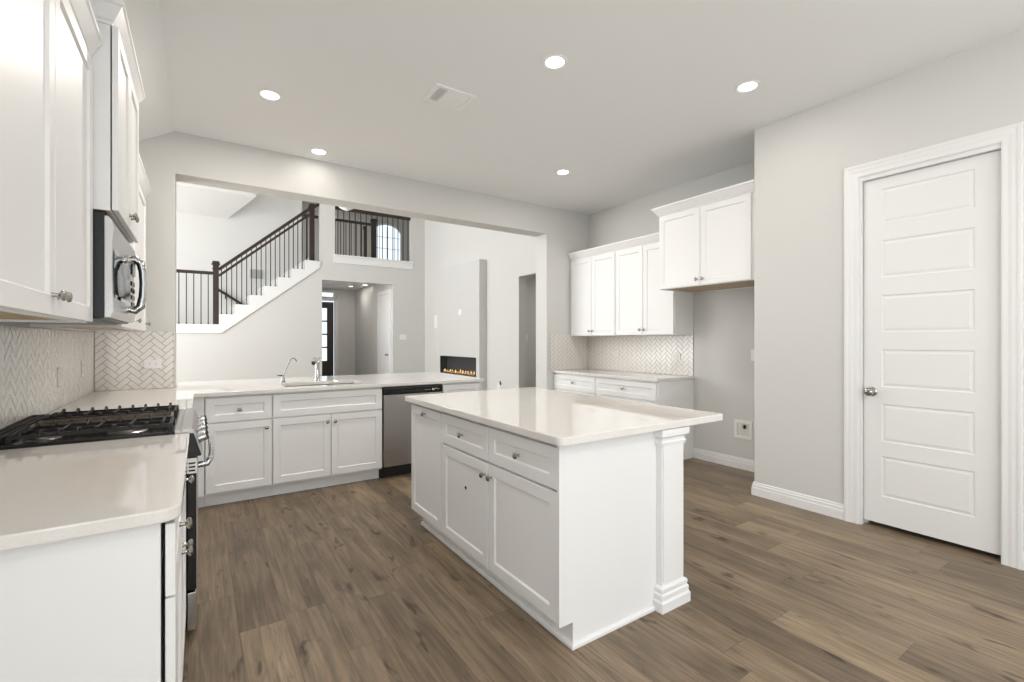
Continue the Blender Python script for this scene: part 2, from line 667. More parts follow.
for k, (a, b, z0, z1) in enumerate(((5.9, 7.3, 0.3, 4.9), (7.3, 8.7, 0.3, 4.9), (8.7, 10.1, 0.3, 4.9), (11.1, 11.9, 1.8, 4.0))):  # great-room frames sit in the added windows
    bm = BM()
    sweep(bm, [(a, z0), (a, z1), (b, z1), (b, z0)], [(0, 0), (0, 0.05), (-0.06, 0.05), (-0.06, 0)], F=F, closed=True)
    struct('window_%d' % (k + 5), bm, 'trim')

# far wall: stair opening with stepped sill, loft opening, hall opening
SX = [0.313 + 0.2633 * k for k in range(8)]
SZ = [1.825 + 0.2037 * k for k in range(7)]


def sill(x):
    if x < SX[0]:
        return 1.62
    for k in range(7):
        if x < SX[k + 1]:
            return SZ[k]
    return 3.22


bm = BM()
xs = [-3.0] + SX[:7] + [2.20, 2.242, 2.518, 3.855, 4.32, 4.83]
zs = [0, 1.62] + SZ + [2.647, 3.22, 5.6, 6.0]
zs = sorted(set(zs))


def far_fill(x, z):
    if z > 5.6:
        return True
    if x < 2.20:
        return z < sill(x)
    if 2.242 < x < 3.855 and z < 2.647:
        return False
    if 2.518 < x < 4.32 and z > 3.22:
        return False
    return True


slab(bm, xs, zs, far_fill, 0, 0.16, F=facing_py(YF))
struct('wall_far', bm, 'wall')

bm = BM()      # white skirt boards under the steps and under the loft railing
poly = [(-3.0, 1.446), (0.36, 1.446), (2.20, 2.90), (2.20, SZ[6])]
for k in range(6, -1, -1):
    poly.append((SX[k], SZ[k]))
    poly.append((SX[k], SZ[k - 1] if k else 1.62))
poly.append((-3.0, 1.62))
prism(bm, poly, 0, 0.025, F=facing_ny(YF))
struct('trim_1', bm, 'trim', bevel=0.003)
bm = BM()
box(bm, 2.495, 4.36, 3.045, 3.20, 0, 0.022, F=facing_ny(YF))
box(bm, 2.485, 4.37, 3.20, 3.235, -0.16, 0.04, F=facing_ny(YF))
struct('trim_2', bm, 'trim', bevel=0.003)

# stairwell behind the far wall
bm = BM()
box(bm, -3.0, 2.02, 12.0, 12.12, 0, 6.0)
struct('wall_stairwell', bm, 'wall')
bm = BM()      # sloped ceiling over the landing
lo = [(-3.0, 12.0, 3.99), (0.517, 12.0, 3.99), (0.97, 11.06, 4.30), (-3.0, 11.06, 4.30)]
a = [bm.verts.new(p) for p in lo]
b = [bm.verts.new((p[0], p[1], p[2] + 0.10)) for p in lo]
bm.faces.new(a)
bm.faces.new(b)
for i in range(4):
    bm.faces.new([a[i], a[(i + 1) % 4], b[(i + 1) % 4], b[i]])
struct('ceiling_landing', bm, 'wall')
bm = BM()      # landing and upper floor
box(bm, -3.0, SX[0], 11.06, 12.0, 1.45, 1.62)
box(bm, 2.10, 7.6, 11.06, 15.5, 3.02, 3.22)
struct('floor_upper', bm, 'wall')

# upstairs loft: walls, ceiling and the arched window
bm = BM()
F = facing_py(15.5)
ax0, ax1, az = 4.76, 5.80, 4.92
slab(bm, [1.4, ax0, ax1, 7.6], [3.0, 3.7, 5.27, 6.0], lambda x, z: not (ax0 < x < ax1 and 3.7 < z < 5.27), 0, 0.12, F=F)
arc = [(ax0 + (ax1 - ax0) * (0.5 - 0.5 * math.cos(math.pi * k / 16)), az + 0.35 * math.sin(math.pi * k / 16)) for k in range(17)]
for s in (0, 1):
    part = arc[:9] if s == 0 else arc[8:]
    corner = (ax0, 5.28) if s == 0 else (ax1, 5.28)
    for p, q in zip(part, part[1:]):
        prism(bm, [p, q, corner], 0.001, 0.119, F=F)
    prism(bm, [part[-1] if s == 0 else part[0], (part[-1] if s == 0 else part[0])[:1] + (5.28,), corner], 0.001, 0.119, F=F)
struct('wall_loft', bm, 'wall')
bm = BM()
box(bm, 1.9, 7.7, YF + 0.16, 15.6, 5.7, 5.8)
struct('ceiling_loft', bm, 'ceiling')
bm = BM()
box(bm, 7.6, 7.7, 11.0, 15.6, 0, 5.8)
box(bm, 4.83, 7.6, 11.0, 11.06, 0, 5.8)
box(bm, 1.90, 2.02, 12.12, 15.5, 0, 5.8)
struct('wall_loft_side', bm, 'wall')
win = BM()
sweep(win, [(ax0, 3.7), (ax1, 3.7)] + arc[::-1], [(0, 0.0), (0, 0.06), (0.05, 0.06), (0.05, 0)], F=F, closed=True)
for k in range(1, 4):
    x = ax0 + (ax1 - ax0) * k / 4
    box(win, x - 0.008, x + 0.008, 3.72, az + 0.25, 0.02, 0.045, F=F)
for z in (4.05, 4.42, 4.80):
    box(win, ax0 + 0.02, ax1 - 0.02, z - 0.008, z + 0.008, 0.02, 0.045, F=F)
wo = struct('window_1', win, 'trim')
bm = BM()
quad(bm, [F(ax0, 3.7, 0.035), F(ax1, 3.7, 0.035), F(ax1, 5.27, 0.035), F(ax0, 5.27, 0.035)])
obj('pane', bm, 'glass', wo)

# entrance hall seen through the far opening
bm = BM()
box(bm, 2.12, 2.242, 11.06, 14.3, 0, 2.85)
struct('wall_hall_left', bm, 'wall')
bm = BM()
box(bm, 3.855, 3.98, 11.06, 14.3, 0, 2.85)
struct('wall_hall_right', bm, 'wall')
bm = BM()
box(bm, 2.1, 4.0, 11.06, 14.3, 2.80, 2.95)
struct('ceiling_hall', bm, 'ceiling')
FD0, FD1 = 2.30, 3.28
bm = BM()
slab(bm, [2.1, FD0, FD1, 4.0], [0, 2.46, 2.52, 2.74, 2.85], lambda x, z: not (FD0 < x < FD1 and (z < 2.46 or 2.52 < z < 2.74)), 0, 0.12, F=facing_py(14.2))
struct('wall_entry', bm, 'wall')

# side room past the opening in the fireplace wall
bm = BM()
box(bm, 4.83, 7.2, 7.35, 7.45, 0, 2.7)
box(bm, 7.1, 7.2, 5.2, 7.45, 0, 2.7)
box(bm, 4.83, 7.2, 5.2, 5.3, 0, 2.7)
struct('wall_side_room', bm, 'wall')
bm = BM()
box(bm, 4.83, 7.2, 5.2, 7.45, 2.6, 2.7)
struct('ceiling_side_room', bm, 'ceiling')

# ------------------------------------------------------------------ baseboards, door casings
BASE = [(0, 0), (0.016, 0), (0.016, 0.062), (0.0125, 0.068), (0.0125, 0.086), (0.008, 0.094), (0.008, 0.104), (0.004, 0.110), (0, 0.110)]


def baseboard(name, path):
    bm = BM()
    sweep(bm, path, BASE)
    return struct(name, bm, 'trim')


baseboard('baseboard_pantry', [(XD, DY1 + 0.104), (XD, 2.13), (XR, 2.13), (XR, 3.18)])
baseboard('baseboard_pantry_near', [(XD, -3.3), (XD, DY0 - 0.078)])
baseboard('baseboard_left', [(XL, 1.38), (XL, -3.38)])
baseboard('baseboard_pier', [(4.5, YBB), (3.82, YBB), (3.82, YB), (4.00, YB)][::-1])
baseboard('baseboard_fireplace', [(XG, 6.763), (XG, 7.86), (XG - 0.17, 7.86), (XG - 0.17, 9.71), (XG, 9.71), (XG, YF), (3.86, YF)])
baseboard('baseboard_far', [(2.24, YF), (-2.9, YF)])

CAS = [(0, 0), (0, 0.010), (0.008, 0.014), (0.030, 0.013), (0.045, 0.017), (0.060, 0.017), (0.072, 0.022), (0.085, 0.022), (0.088, 0.018), (0.088, 0)]


def casing(name, F, a0, a1, z1, m='trim', wd=1.0):
    bm = BM()
    sweep(bm, [(a0, 0), (a0, z1), (a1, z1), (a1, 0)], [(o * wd, c) for o, c in CAS], F=F)
    return struct(name, bm, m)


casing('trim_3', facing_nx(XD), DY0 + 0.003, DY1 + 0.014, DZ + 0.027)
bm = BM()      # jamb and stop of the pantry door
F = facing_nx(XD)
sweep(bm, [(DY0 - 0.018, 0), (DY0 - 0.018, DZ + 0.018), (DY1 + 0.018, DZ + 0.018), (DY1 + 0.018, 0)], [(0.012, 0.001), (-0.018, 0.001), (-0.018, -0.115), (0.012, -0.115)], F=F)
sweep(bm, [(DY0, 0), (DY0, DZ), (DY1, DZ), (DY1, 0)], [(0, -0.068), (-0.012, -0.068), (-0.012, -0.11), (0, -0.11)], F=F)
struct('trim_4', bm, 'trim')


def panel_door(bm, F, a0, a1, b0, b1, thick, panels, depth=0.005, edge=0.013):
    """slab door with moulded panels"""
    xs = [a0, panels[0][0], panels[0][1], a1]
    zs = [b0] + sorted({v for p in panels for v in p[2:]}) + [b1]

    def hole(x, z):
        return any(p[0] < x < p[1] and p[2] < z < p[3] for p in panels)
    vv = {}

    def V(x, z, c):
        k = (round(x, 5), round(z, 5), round(c, 5))
        if k not in vv:
            vv[k] = bm.verts.new(F(x, z, c))
        return vv[k]
    for i in range(3):
        for j in range(len(zs) - 1):
            x0, x1, z0, z1 = xs[i], xs[i + 1], zs[j], zs[j + 1]
            if not hole((x0 + x1) / 2, (z0 + z1) / 2):
                bm.faces.new([V(x0, z0, 0), V(x1, z0, 0), V(x1, z1, 0), V(x0, z1, 0)])
    for (x0, x1, z0, z1) in panels:
        steps = [(0, 0), (edge * 0.35, -depth), (edge, -depth), (edge * 2.0, -depth * 0.35)]
        rr = [[V(x0 + e, z0 + e, c), V(x1 - e, z0 + e, c), V(x1 - e, z1 - e, c), V(x0 + e, z1 - e, c)] for e, c in steps]
        for p, q in zip(rr, rr[1:]):
            for k in range(4):
                bm.faces.new([p[k], p[(k + 1) % 4], q[(k + 1) % 4], q[k]])
        bm.faces.new(rr[-1])
    bk = [V(a0, b0, -thick), V(a1, b0, -thick), V(a1, b1, -thick), V(a0, b1, -thick)]
    bm.faces.new(bk)
    fr = [[V(x, b0, 0) for x in xs], [V(a1, z, 0) for z in zs], [V(x, b1, 0) for x in xs[::-1]], [V(a0, z, 0) for z in zs[::-1]]]
    for k in range(4):
        bm.faces.new(fr[k] + [bk[(k + 1) % 4], bk[k]])


DOOR_ROWS = [(0.223, 0.501), (0.602, 0.862), (0.980, 1.238), (1.358, 1.613), (1.735, 1.990), (2.108, 2.345)]
bm = BM()
F = facing_nx(XD - 0.0)
FD = lambda a, b, c: F(a, b, c - 0.030)
panel_door(bm, FD, DY0 + 0.004, DY1 - 0.004, 0.035, DZ - 0.004, 0.038, [(0.789, 1.256, a, b) for a, b in DOOR_ROWS])
door = struct('door_1', bm, 'trim')
bm = BM()
kp = F(1.311, 0.943, -0.030)
lathe(bm, kp, (-1, 0, 0), [(0.0, 0), (0.033, 0), (0.033, 0.006), (0.026, 0.010), (0.012, 0.012), (0.011, 0.030), (0.020, 0.036), (0.028, 0.046), (0.029, 0.056), (0.024, 0.066), (0.012, 0.072), (0, 0.073)], 28)
obj('door_knob', bm, 'nickel', door, smooth=True)
bm = BM()
box(bm, DY1 - 0.0035, DY1 - 0.001, 0.91, 0.975, -0.062, -0.034, F=F)
obj('latch_plate', bm, 'nickel', door)

# front door, hall door
bm = BM()
F = facing_ny(14.24)
xs = [FD0 + 0.03, FD0 + 0.18, FD1 - 0.21, FD1 - 0.03]
zs = [0.02, 0.71, 1.08, 1.12, 1.46, 1.50, 1.84, 1.88, 2.24, 2.42]
PANES = [(0.71, 1.08), (1.12, 1.46), (1.50, 1.84), (1.88, 2.24)]
slab(bm, xs, zs, lambda x, z: not (xs[1] < x < xs[2] and any(a < z < b for a, b in PANES)), -0.045, 0, F=F)
fd = struct('door_2', bm, 'darkwood', bevel=0.004)
for a, b in PANES:
    bm = BM()
    quad(bm, [F(xs[1], a, -0.02), F(xs[2], a, -0.02), F(xs[2], b, -0.02), F(xs[1], b, -0.02)])
    obj('pane', bm, 'glass', fd)
bm = BM()
box(bm, xs[1] + 0.03, xs[2] - 0.03, 0.2, 0.6, 0, 0.012, F=F)
obj('lower_panel', bm, 'darkwood', fd, bevel=0.01)
casing('trim_5', facing_ny(14.2), FD0 - 0.0, FD1 + 0.0, 2.46)
bm = BM()
F = facing_ny(14.2)
sweep(bm, [(FD0, 2.52), (FD0, 2.74), (FD1, 2.74), (FD1, 2.52)], [(0, -0.05), (0, 0.012), (-0.05, 0.012), (-0.05, -0.05)], F=F, closed=True)
tw = struct('window_9', bm, 'trim')
bm = BM()
quad(bm, [F(FD0, 2.52, -0.03), F(FD1, 2.52, -0.03), F(FD1, 2.74, -0.03), F(FD0, 2.74, -0.03)])
obj('pane', bm, 'glass', tw)
bm = BM()
F = facing_nx(3.855)
panel_door(bm, lambda a, b, c: F(a, b, c + 0.012), 11.15, 11.93, 0.03, 2.44, 0.012, [(11.28, 11.80, a, b) for a, b in DOOR_ROWS])
hd = struct('door_3', bm, 'trim')
bm = BM()
lathe(bm, F(11.24, 0.95, 0.012), (-1, 0, 0), [(0, 0), (0.03, 0), (0.03, 0.006), (0.011, 0.01), (0.011, 0.03), (0.028, 0.045), (0.026, 0.06), (0, 0.07)], 16)
obj('door_knob', bm, 'nickel', hd, smooth=True)
casing('trim_6', F, 11.14, 11.94, 2.46)

# ------------------------------------------------------------------ cabinet builders


def shaker(bm, F, a0, a1, b0, b1, thick=0.02, rail=0.055, depth=0.009, cham=0.006):
    r = min(rail, (b1 - b0) * 0.30)
    rings = []
    for e, er, c in ((0, 0, 0), (0, 0, thick - 0.0015), (0.0015, 0.0015, thick), (rail, r, thick), (rail + cham, r + cham, thick - depth)):
        rings.append([bm.verts.new(F(x, z, c)) for x, z in ((a0 + e, b0 + er), (a1 - e, b0 + er), (a1 - e, b1 - er), (a0 + e, b1 - er))])
    bm.faces.new(rings[0])
    for p, q in zip(rings, rings[1:]):
        for k in range(4):
            bm.faces.new([p[k], p[(k + 1) % 4], q[(k + 1) % 4], q[k]])
    bm.faces.new(rings[-1])


def knob(F, a, b, c, parent, name='knob'):
    bm = BM()
    p0, p1 = Vector(F(a, b, c)), Vector(F(a, b, c + 1))
    lathe(bm, p0, p1 - p0, [(0, 0), (0.008, 0), (0.007, 0.003), (0.0055, 0.006), (0.0055, 0.014), (0.010, 0.017), (0.0155, 0.021), (0.0160, 0.025), (0.0130, 0.029), (0.006, 0.031), (0, 0.0315)], 18)
    return obj(name, bm, 'nickel', parent, smooth=True)


def front(name, F, a0, a1, b0, b1, parent, kn=None, rail=0.055):
    bm = BM()
    shaker(bm, F, a0, a1, b0, b1, rail=rail)
    o = obj(name, bm, 'cabinet', parent)
    if kn:
        knob(F, kn[0], kn[1], 0.02, o)
    return o


CROWN = [(0, 0), (0.007, 0), (0.010, 0.010), (0.016, 0.016), (0.042, 0.066), (0.048, 0.072), (0.048, 0.088), (0, 0.088)]


def crown(path, z, parent, sc=1.0):
    bm = BM()
    sweep(bm, path, [(o * sc, z + c) for o, c in CROWN])
    return obj('crown_moulding', bm, 'cabinet', parent)


# ------------------------------------------------------------------ left run: base cabinets
CT = 0.868     # underside of the worktops
XF = -0.070    # face plane of the left base cabinets
cb = thing('base_cabinet', (-0.38, 1.92, 0), 'white base cabinet in the left foreground, under the near worktop before the range', 'cabinet')
bm = BM()
box(bm, XL + 0.005, -0.150, 1.43, 2.45, 0.10, CT)
obj('carcass', bm, 'cavity', cb)
bm = BM()
box(bm, XL + 0.003, XF - 0.009, 1.405, 1.428, 0.0, CT)
obj('end_panel', bm, 'cabinet', cb, bevel=0.002)
bm = BM()
F = facing_px(XF)
slab(bm, [1.44, 1.462, 1.898, 1.936, 2.42, 2.45], [0.10, 0.14, 0.645, 0.685, 0.845, CT],
     lambda y, z: y < 1.462 or y > 2.42 or 1.898 < y < 1.936 or z < 0.14 or z > 0.845 or 0.645 < z < 0.685, -0.07, -0.022, F=F)
obj('face_frame', bm, 'cabinet', cb)
for (a0, a1) in ((1.412, 1.915), (1.921, 2.445)):
    front('drawer', F, a0, a1, 0.676, 0.852, cb, ((a0 + a1) / 2, 0.765))
for (a0, a1, k) in ((1.412, 1.915, 1.885), (1.921, 2.445, 1.951)):
    front('door', F, a0, a1, 0.115, 0.670, cb, (k, 0.60))
one_box('toe_kick', 'cabinet', -0.20, -0.145, 1.43, 2.45, 0, 0.10, cb)

cb = thing('base_cabinet', (-0.38, 3.75, 0), 'white corner base cabinet between the range and the sink run', 'cabinet')
one_box('carcass', 'cabinet', XL + 0.005, XF - 0.002, 3.225, 4.86, 0.10, CT, cb)
F = facing_px(XF)
front('drawer', F, 3.232, 4.05, 0.676, 0.852, cb, (3.64, 0.765))
front('door', F, 3.232, 3.638, 0.115, 0.670, cb, (3.60, 0.60))
front('door', F, 3.644, 4.05, 0.115, 0.670, cb, (3.68, 0.60))
one_box('toe_kick', 'cabinet', -0.20, -0.145, 3.225, 4.34, 0, 0.10, cb)
one_box('corner_toe_kick', 'cabinet', -0.1445, 0.030, 4.365, 4.42, 0, 0.10, cb)
one_box('corner_filler', 'cabinet', -0.075, 0.028, 4.295, 4.33, 0.10, CT, cb)

# ------------------------------------------------------------------ sink run
FY = 4.30      # face plane
F = facing_ny(FY)
GR = 'base cabinets'
cb = thing('base_cabinet', (0.26, 4.6, 0), 'white one-drawer one-door base cabinet left of the sink cabinet', 'cabinet')
one_box('carcass', 'cabinet', 0.031, 0.493, FY + 0.001, 4.86, 0.10, CT, cb)
front('drawer', F, 0.036, 0.491, 0.664, 0.852, cb, (0.262, 0.752))
front('door', F, 0.036, 0.491, 0.118, 0.652, cb, (0.452, 0.592))
one_box('toe_kick', 'cabinet', 0.031, 0.493, 4.365, 4.42, 0, 0.10, cb)

cb = thing('sink_cabinet', (0.955, 4.6, 0), 'white sink base cabinet with a false drawer front over two doors', 'cabinet')
bm = BM()
slab(bm, [0.495, 0.60, 1.30, 1.412], [FY + 0.001, 4.40, 4.865], lambda x, y: True, 0.10, 0.62)
box(bm, 0.495, 0.515, FY + 0.001, 4.86, 0.62, CT)
box(bm, 1.392, 1.412, FY + 0.001, 4.86, 0.62, CT)
box(bm, 0.515, 1.392, FY + 0.001, FY + 0.02, 0.62, CT)
obj('carcass', bm, 'cabinet', cb)
front('false_drawer_front', F, 0.500, 1.409, 0.664, 0.852, cb)
front('door', F, 0.500, 0.953, 0.118, 0.652, cb, (0.924, 0.592))
front('door', F, 0.959, 1.409, 0.118, 0.652, cb, (0.988, 0.592))
one_box('toe_kick', 'cabinet', 0.494, 1.405, 4.365, 4.42, 0, 0.10, cb)

dw = thing('dishwasher', (1.72, 4.6, 0), 'stainless steel dishwasher with a black control strip in the sink run', 'dishwasher')
one_box('tub', 'blackmatte', 1.418, 2.022, FY + 0.02, 4.86, 0.10, 0.862, dw)
bm = BM()
box(bm, 1.424, 2.018, 0.115, 0.788, -0.02, 0.028, F=F)
obj('door', bm, 'steel_dark', dw, bevel=0.004)
bm = BM()
prism(bm, [(0.792, -0.02), (0.792, 0.030), (0.846, 0.036), (0.864, 0.030), (0.864, -0.02)], 1.424, 2.018, F=lambda a, b, c: (c, FY - b, a))
cp = obj('control_panel', bm, 'black', dw, bevel=0.003)
bm = BM()
box(bm, 1.60, 1.80, 0.800, 0.826, 0.028, 0.0345, F=F)
obj('handle_pocket', bm, 'blackmatte', cp, bevel=0.003)
bm = BM()
for k in range(5):
    box(bm, 1.828 + k * 0.014, 1.834 + k * 0.014, 0.815, 0.819, 0.030, 0.0345, F=F)
prism(bm, [(1.908, 0.812), (1.922, 0.811), (1.945, 0.826), (1.962, 0.822), (1.962, 0.826), (1.944, 0.831), (1.926, 0.819), (1.914, 0.832), (1.908, 0.832)], 0.030, 0.0352, F=F)
box(bm, 1.968, 1.982, 0.817, 0.821, 0.030, 0.0350, F=F)
obj('printed_marks', bm, 'plate', cp)
one_box('toe_panel', 'blackmatte', 1.415, 2.02, 4.345, 4.40, 0.003, 0.112, dw)

cb = thing('base_cabinet', (2.24, 4.6, 0), 'white end cabinet of the sink run, right of the dishwasher', 'cabinet')
one_box('carcass', 'cabinet', 2.026, 2.455, FY + 0.001, 4.86, 0.0, CT, cb)
front('drawer', F, 2.031, 2.452, 0.664, 0.852, cb, (2.24, 0.752))
front('door', F, 2.031, 2.452, 0.118, 0.652, cb, (2.07, 0.592))

# ------------------------------------------------------------------ worktops
bm = BM()
prism(bm, rounded(XL + 0.002, -0.037, 1.372, 2.452, (0, 0.05, 0, 0)), CT, 0.90)
tag(obj('worktop', bm, 'quartz', None, bevel=0.004), 'white quartz worktop in the left foreground, before the range', 'worktop')

SKX0, SKX1, SKY0, SKY1 = 0.62, 1.29, 4.42, 4.85
bm = BM()
xs = [XL + 0.002, -0.170, -0.037, SKX0, SKX1, 2.50]
ys = [3.226, 4.26, SKY0, SKY1, YB - 0.002, 5.53]


def l_fill(x, y):
    if SKX0 < x < SKX1 and SKY0 < y < SKY1:
        return False
    if x < -0.170:
        return y < YB - 0.002
    if x < -0.037:
        return True
    return y > 4.26


slab(bm, xs, ys, l_fill, CT, 0.90)
tag(obj('worktop', bm, 'quartz', None, bevel=0.004), 'white quartz L-shaped worktop with the sink, running under the wide wall opening', 'worktop')

sk = thing('kitchen_sink', (0.95, 4.63, 0.66), 'undermounted stainless sink in the worktop under the wide opening', 'sink')
bm = BM()
t = 0.004
slab(bm, [SKX0 - 0.02, SKX0, SKX1, SKX1 + 0.02], [SKY0 - 0.02, SKY0, SKY1, SKY1 + 0.012], lambda x, y: not (SKX0 < x < SKX1 and SKY0 < y < SKY1), CT - 0.004, CT - 0.0005)
for (x0, x1, y0, y1, z0, z1) in ((SKX0, SKX1, SKY0, SKY1, 0.655, 0.66), (SKX0 - t, SKX0, SKY0, SKY1, 0.655, CT - 0.002), (SKX1, SKX1 + t, SKY0, SKY1, 0.655, CT - 0.002),
                                 (SKX0, SKX1, SKY0 - t, SKY0, 0.655, CT - 0.002), (SKX0, SKX1, SKY1, SKY1 + t, 0.655, CT - 0.002)):
    box(bm, x0, x1, y0, y1, z0, z1)
obj('basin', bm, 'steel', sk)
bm = BM()
lathe(bm, (0.955, 4.66, 0.660), (0, 0, 1), [(0, 0), (0.045, 0), (0.045, 0.003), (0.03, 0.002), (0, 0.001)], 20)
obj('drain', bm, 'chrome', sk, smooth=True)

fc = thing('faucet', (0.975, 4.95, 0.90), 'chrome pull-out kitchen faucet with a stout upright body behind the sink', 'faucet')
bm = BM()
lathe(bm, (0.975, 4.95, 0.90), (0, 0, 1), [(0, 0), (0.030, 0), (0.030, 0.006), (0.024, 0.014), (0.021, 0.05), (0.019, 0.15), (0.021, 0.17), (0.021, 0.185), (0.012, 0.20), (0, 0.203)], 20)
obj('body', bm, 'chrome', fc, smooth=True)
bm = BM()
tube(bm, [(0.975, 4.955, 1.04), (0.965, 4.93, 1.085), (0.95, 4.895, 1.112), (0.93, 4.85, 1.118), (0.915, 4.81, 1.105), (0.907, 4.785, 1.085)], [0.013, 0.015, 0.016, 0.018, 0.019, 0.020], 14)
sp = obj('spout', bm, 'chrome', fc, smooth=True)
bm = BM()
tube(bm, [(0.907, 4.786, 1.086), (0.9035, 4.776, 1.074)], [0.0175, 0.016], 14)
obj('spray_nozzle', bm, 'blackmatte', sp, smooth=True)
bm = BM()
tube(bm, [(0.975, 4.955, 1.095), (0.995, 4.97, 1.115), (1.015, 4.985, 1.122)], [0.009, 0.008, 0.006], 10)
obj('lever', bm, 'chrome', fc, smooth=True)

fc = thing('filter_tap', (0.665, 4.95, 0.90), 'slim gooseneck drinking-water tap at the left end of the sink', 'faucet')
bm = BM()
lathe(bm, (0.665, 4.95, 0.90), (0, 0, 1), [(0, 0), (0.024, 0), (0.024, 0.005), (0.014, 0.010), (0.012, 0.055), (0.010, 0.066), (0, 0.068)], 16)
obj('body', bm, 'nickel', fc, smooth=True)
bm = BM()
tube(bm, [(0.667, 4.95, 0.955), (0.680, 4.95, 1.00), (0.705, 4.945, 1.065), (0.722, 4.94, 1.105), (0.735, 4.935, 1.124), (0.752, 4.93, 1.128), (0.768, 4.925, 1.118), (0.778, 4.92, 1.098)], 0.0055, 10)
obj('spout', bm, 'nickel', fc, smooth=True)
bm = BM()
tube(bm, [(0.665, 4.95, 0.962), (0.615, 4.945, 0.966)], [0.006, 0.004], 8)
obj('lever', bm, 'blackmatte', fc, smooth=True)

# ------------------------------------------------------------------ gas range
rg = thing('gas_range', (-0.36, 2.84, 0), 'stainless and black gas range between the left worktops', 'range')
RY0, RY1 = 2.458, 3.220
one_box('body', 'black', -0.69, -0.048, RY0, RY1, 0.035, 0.893, rg, 0.003)
for x in (-0.62, -0.10):
    for y in (RY0 + 0.05, RY1 - 0.05):
        bm = BM()
        lathe(bm, (x, y, 0.0), (0, 0, 1), [(0, 0), (0.018, 0), (0.018, 0.012), (0.008, 0.014), (0.008, 0.036), (0, 0.036)], 12)
        obj('levelling_foot', bm, 'blackmatte', rg, smooth=True)
bm = BM()
sl = slab(bm, [-0.69, -0.665, -0.11, -0.0895], [RY0, RY0 + 0.022, RY1 - 0.022, RY1], lambda x, y: True, 0.893, 0.905)
sweep(bm, [(-0.69, RY0), (-0.69, RY1), (-0.0895, RY1), (-0.0895, RY0)], [(0, 0.905), (-0.018, 0.905), (-0.012, 0.913), (0, 0.913)], closed=True)
obj('cooktop', bm, 'black', rg, bevel=0.002)
PANEL = [(-0.089, 0.893), (-0.089, 0.914), (-0.071, 0.914), (-0.071, 0.908), (-0.063, 0.908), (-0.063, 0.916), (-0.030, 0.916), (-0.022, 0.908), (0.008, 0.800), (0.004, 0.794), (-0.047, 0.790), (-0.047, 0.893)]
bm = BM()
prism(bm, PANEL, RY0 + 0.006, RY1 - 0.006, F=lambda a, b, c: (a, c, b))
cp = obj('control_panel', bm, 'steel_dark', rg)
for y0, y1 in ((RY0 + 0.001, RY0 + 0.0059), (RY1 - 0.0059, RY1 - 0.001)):
    bm = BM()
    prism(bm, [(-0.063, 0.860), (-0.063, 0.897), (-0.026, 0.897), (-0.022, 0.895), (0.005, 0.800), (0.002, 0.795), (-0.047, 0.791), (-0.047, 0.860)], y0, y1, F=lambda a, b, c: (a, c, b))
    obj('end_cap', bm, 'blackmatte', cp)
nrm = Vector((0.116, 0, 0.038)).normalized()
for k in range(5):
    bm = BM()
    y = RY0 + 0.09 + k * (RY1 - RY0 - 0.18) / 4
    p = Vector((-0.010, y, 0.855))
    lathe(bm, p, nrm, [(0, 0), (0.026, 0), (0.026, 0.004), (0.021, 0.006), (0.020, 0.030), (0.017, 0.036), (0, 0.037)], 18)
    ko = obj('knob', bm, 'chrome', rg, smooth=True)
    bm = BM()
    q = p + nrm * 0.037
    t2 = nrm.cross(Vector((0, 1, 0))).normalized()
    tube(bm, [q - t2 * 0.016, q + t2 * 0.016], 0.005, 8)
    obj('grip', bm, 'blackmatte', ko, smooth=True)
F = facing_px(-0.047)
bm = BM()
box(bm, RY0 + 0.004, RY1 - 0.004, 0.212, 0.780, 0.0, 0.034, F=F)
od = obj('oven_door', bm, 'black', rg, bevel=0.003)
bm = BM()
slab(bm, [RY0 + 0.006, RY0 + 0.12, RY1 - 0.12, RY1 - 0.006], [0.214, 0.33, 0.64, 0.778], lambda y, z: not (RY0 + 0.12 < y < RY1 - 0.12 and 0.33 < z < 0.64), 0.034, 0.038, F=F)
obj('door_skin', bm, 'steel_dark', od)
bm = BM()
box(bm, RY0 + 0.121, RY1 - 0.121, 0.331, 0.639, 0.034, 0.036, F=F)
obj('door_glass', bm, 'glassblack', od)
bm = BM()
slab(bm, [-0.047, -0.041, -0.017, -0.011], [0.722, 0.730, 0.738, 0.746, 0.754, 0.762, 0.770, 0.778, 0.788],
     lambda x, z: not (-0.041 < x < -0.017 and any(a < z < a + 0.008 for a in (0.730, 0.746, 0.762))), 0.0, 0.004, F=lambda a, b, c: (a, RY0 + 0.004 - c, b))
obj('vent_trim', bm, 'plate', od)
bm = BM()
hx, hz = 0.042, 0.757
pts = [(-0.008, RY0 + 0.05, hz - 0.012), (0.030, RY0 + 0.048, hz - 0.008), (hx - 0.008, RY0 + 0.05, hz + 0.004), (hx, RY0 + 0.075, hz + 0.012)]
pts += [(hx + 0.004, RY0 + 0.2 + k * (RY1 - RY0 - 0.4) / 4, hz + 0.016) for k in range(5)]
pts += [(hx, RY1 - 0.075, hz + 0.012), (hx - 0.008, RY1 - 0.05, hz + 0.004), (0.030, RY1 - 0.048, hz - 0.008), (-0.008, RY1 - 0.05, hz - 0.012)]
tube(bm, pts, [0.014, 0.013, 0.012] + [0.012] * (len(pts) - 6) + [0.012, 0.013, 0.014], 12)
obj('door_handle', bm, 'chrome', od, smooth=True)
bm = BM()
box(bm, RY0 + 0.004, RY1 - 0.004, 0.036, 0.202, 0.0, 0.034, F=F)
obj('storage_drawer', bm, 'steel', rg, bevel=0.004)
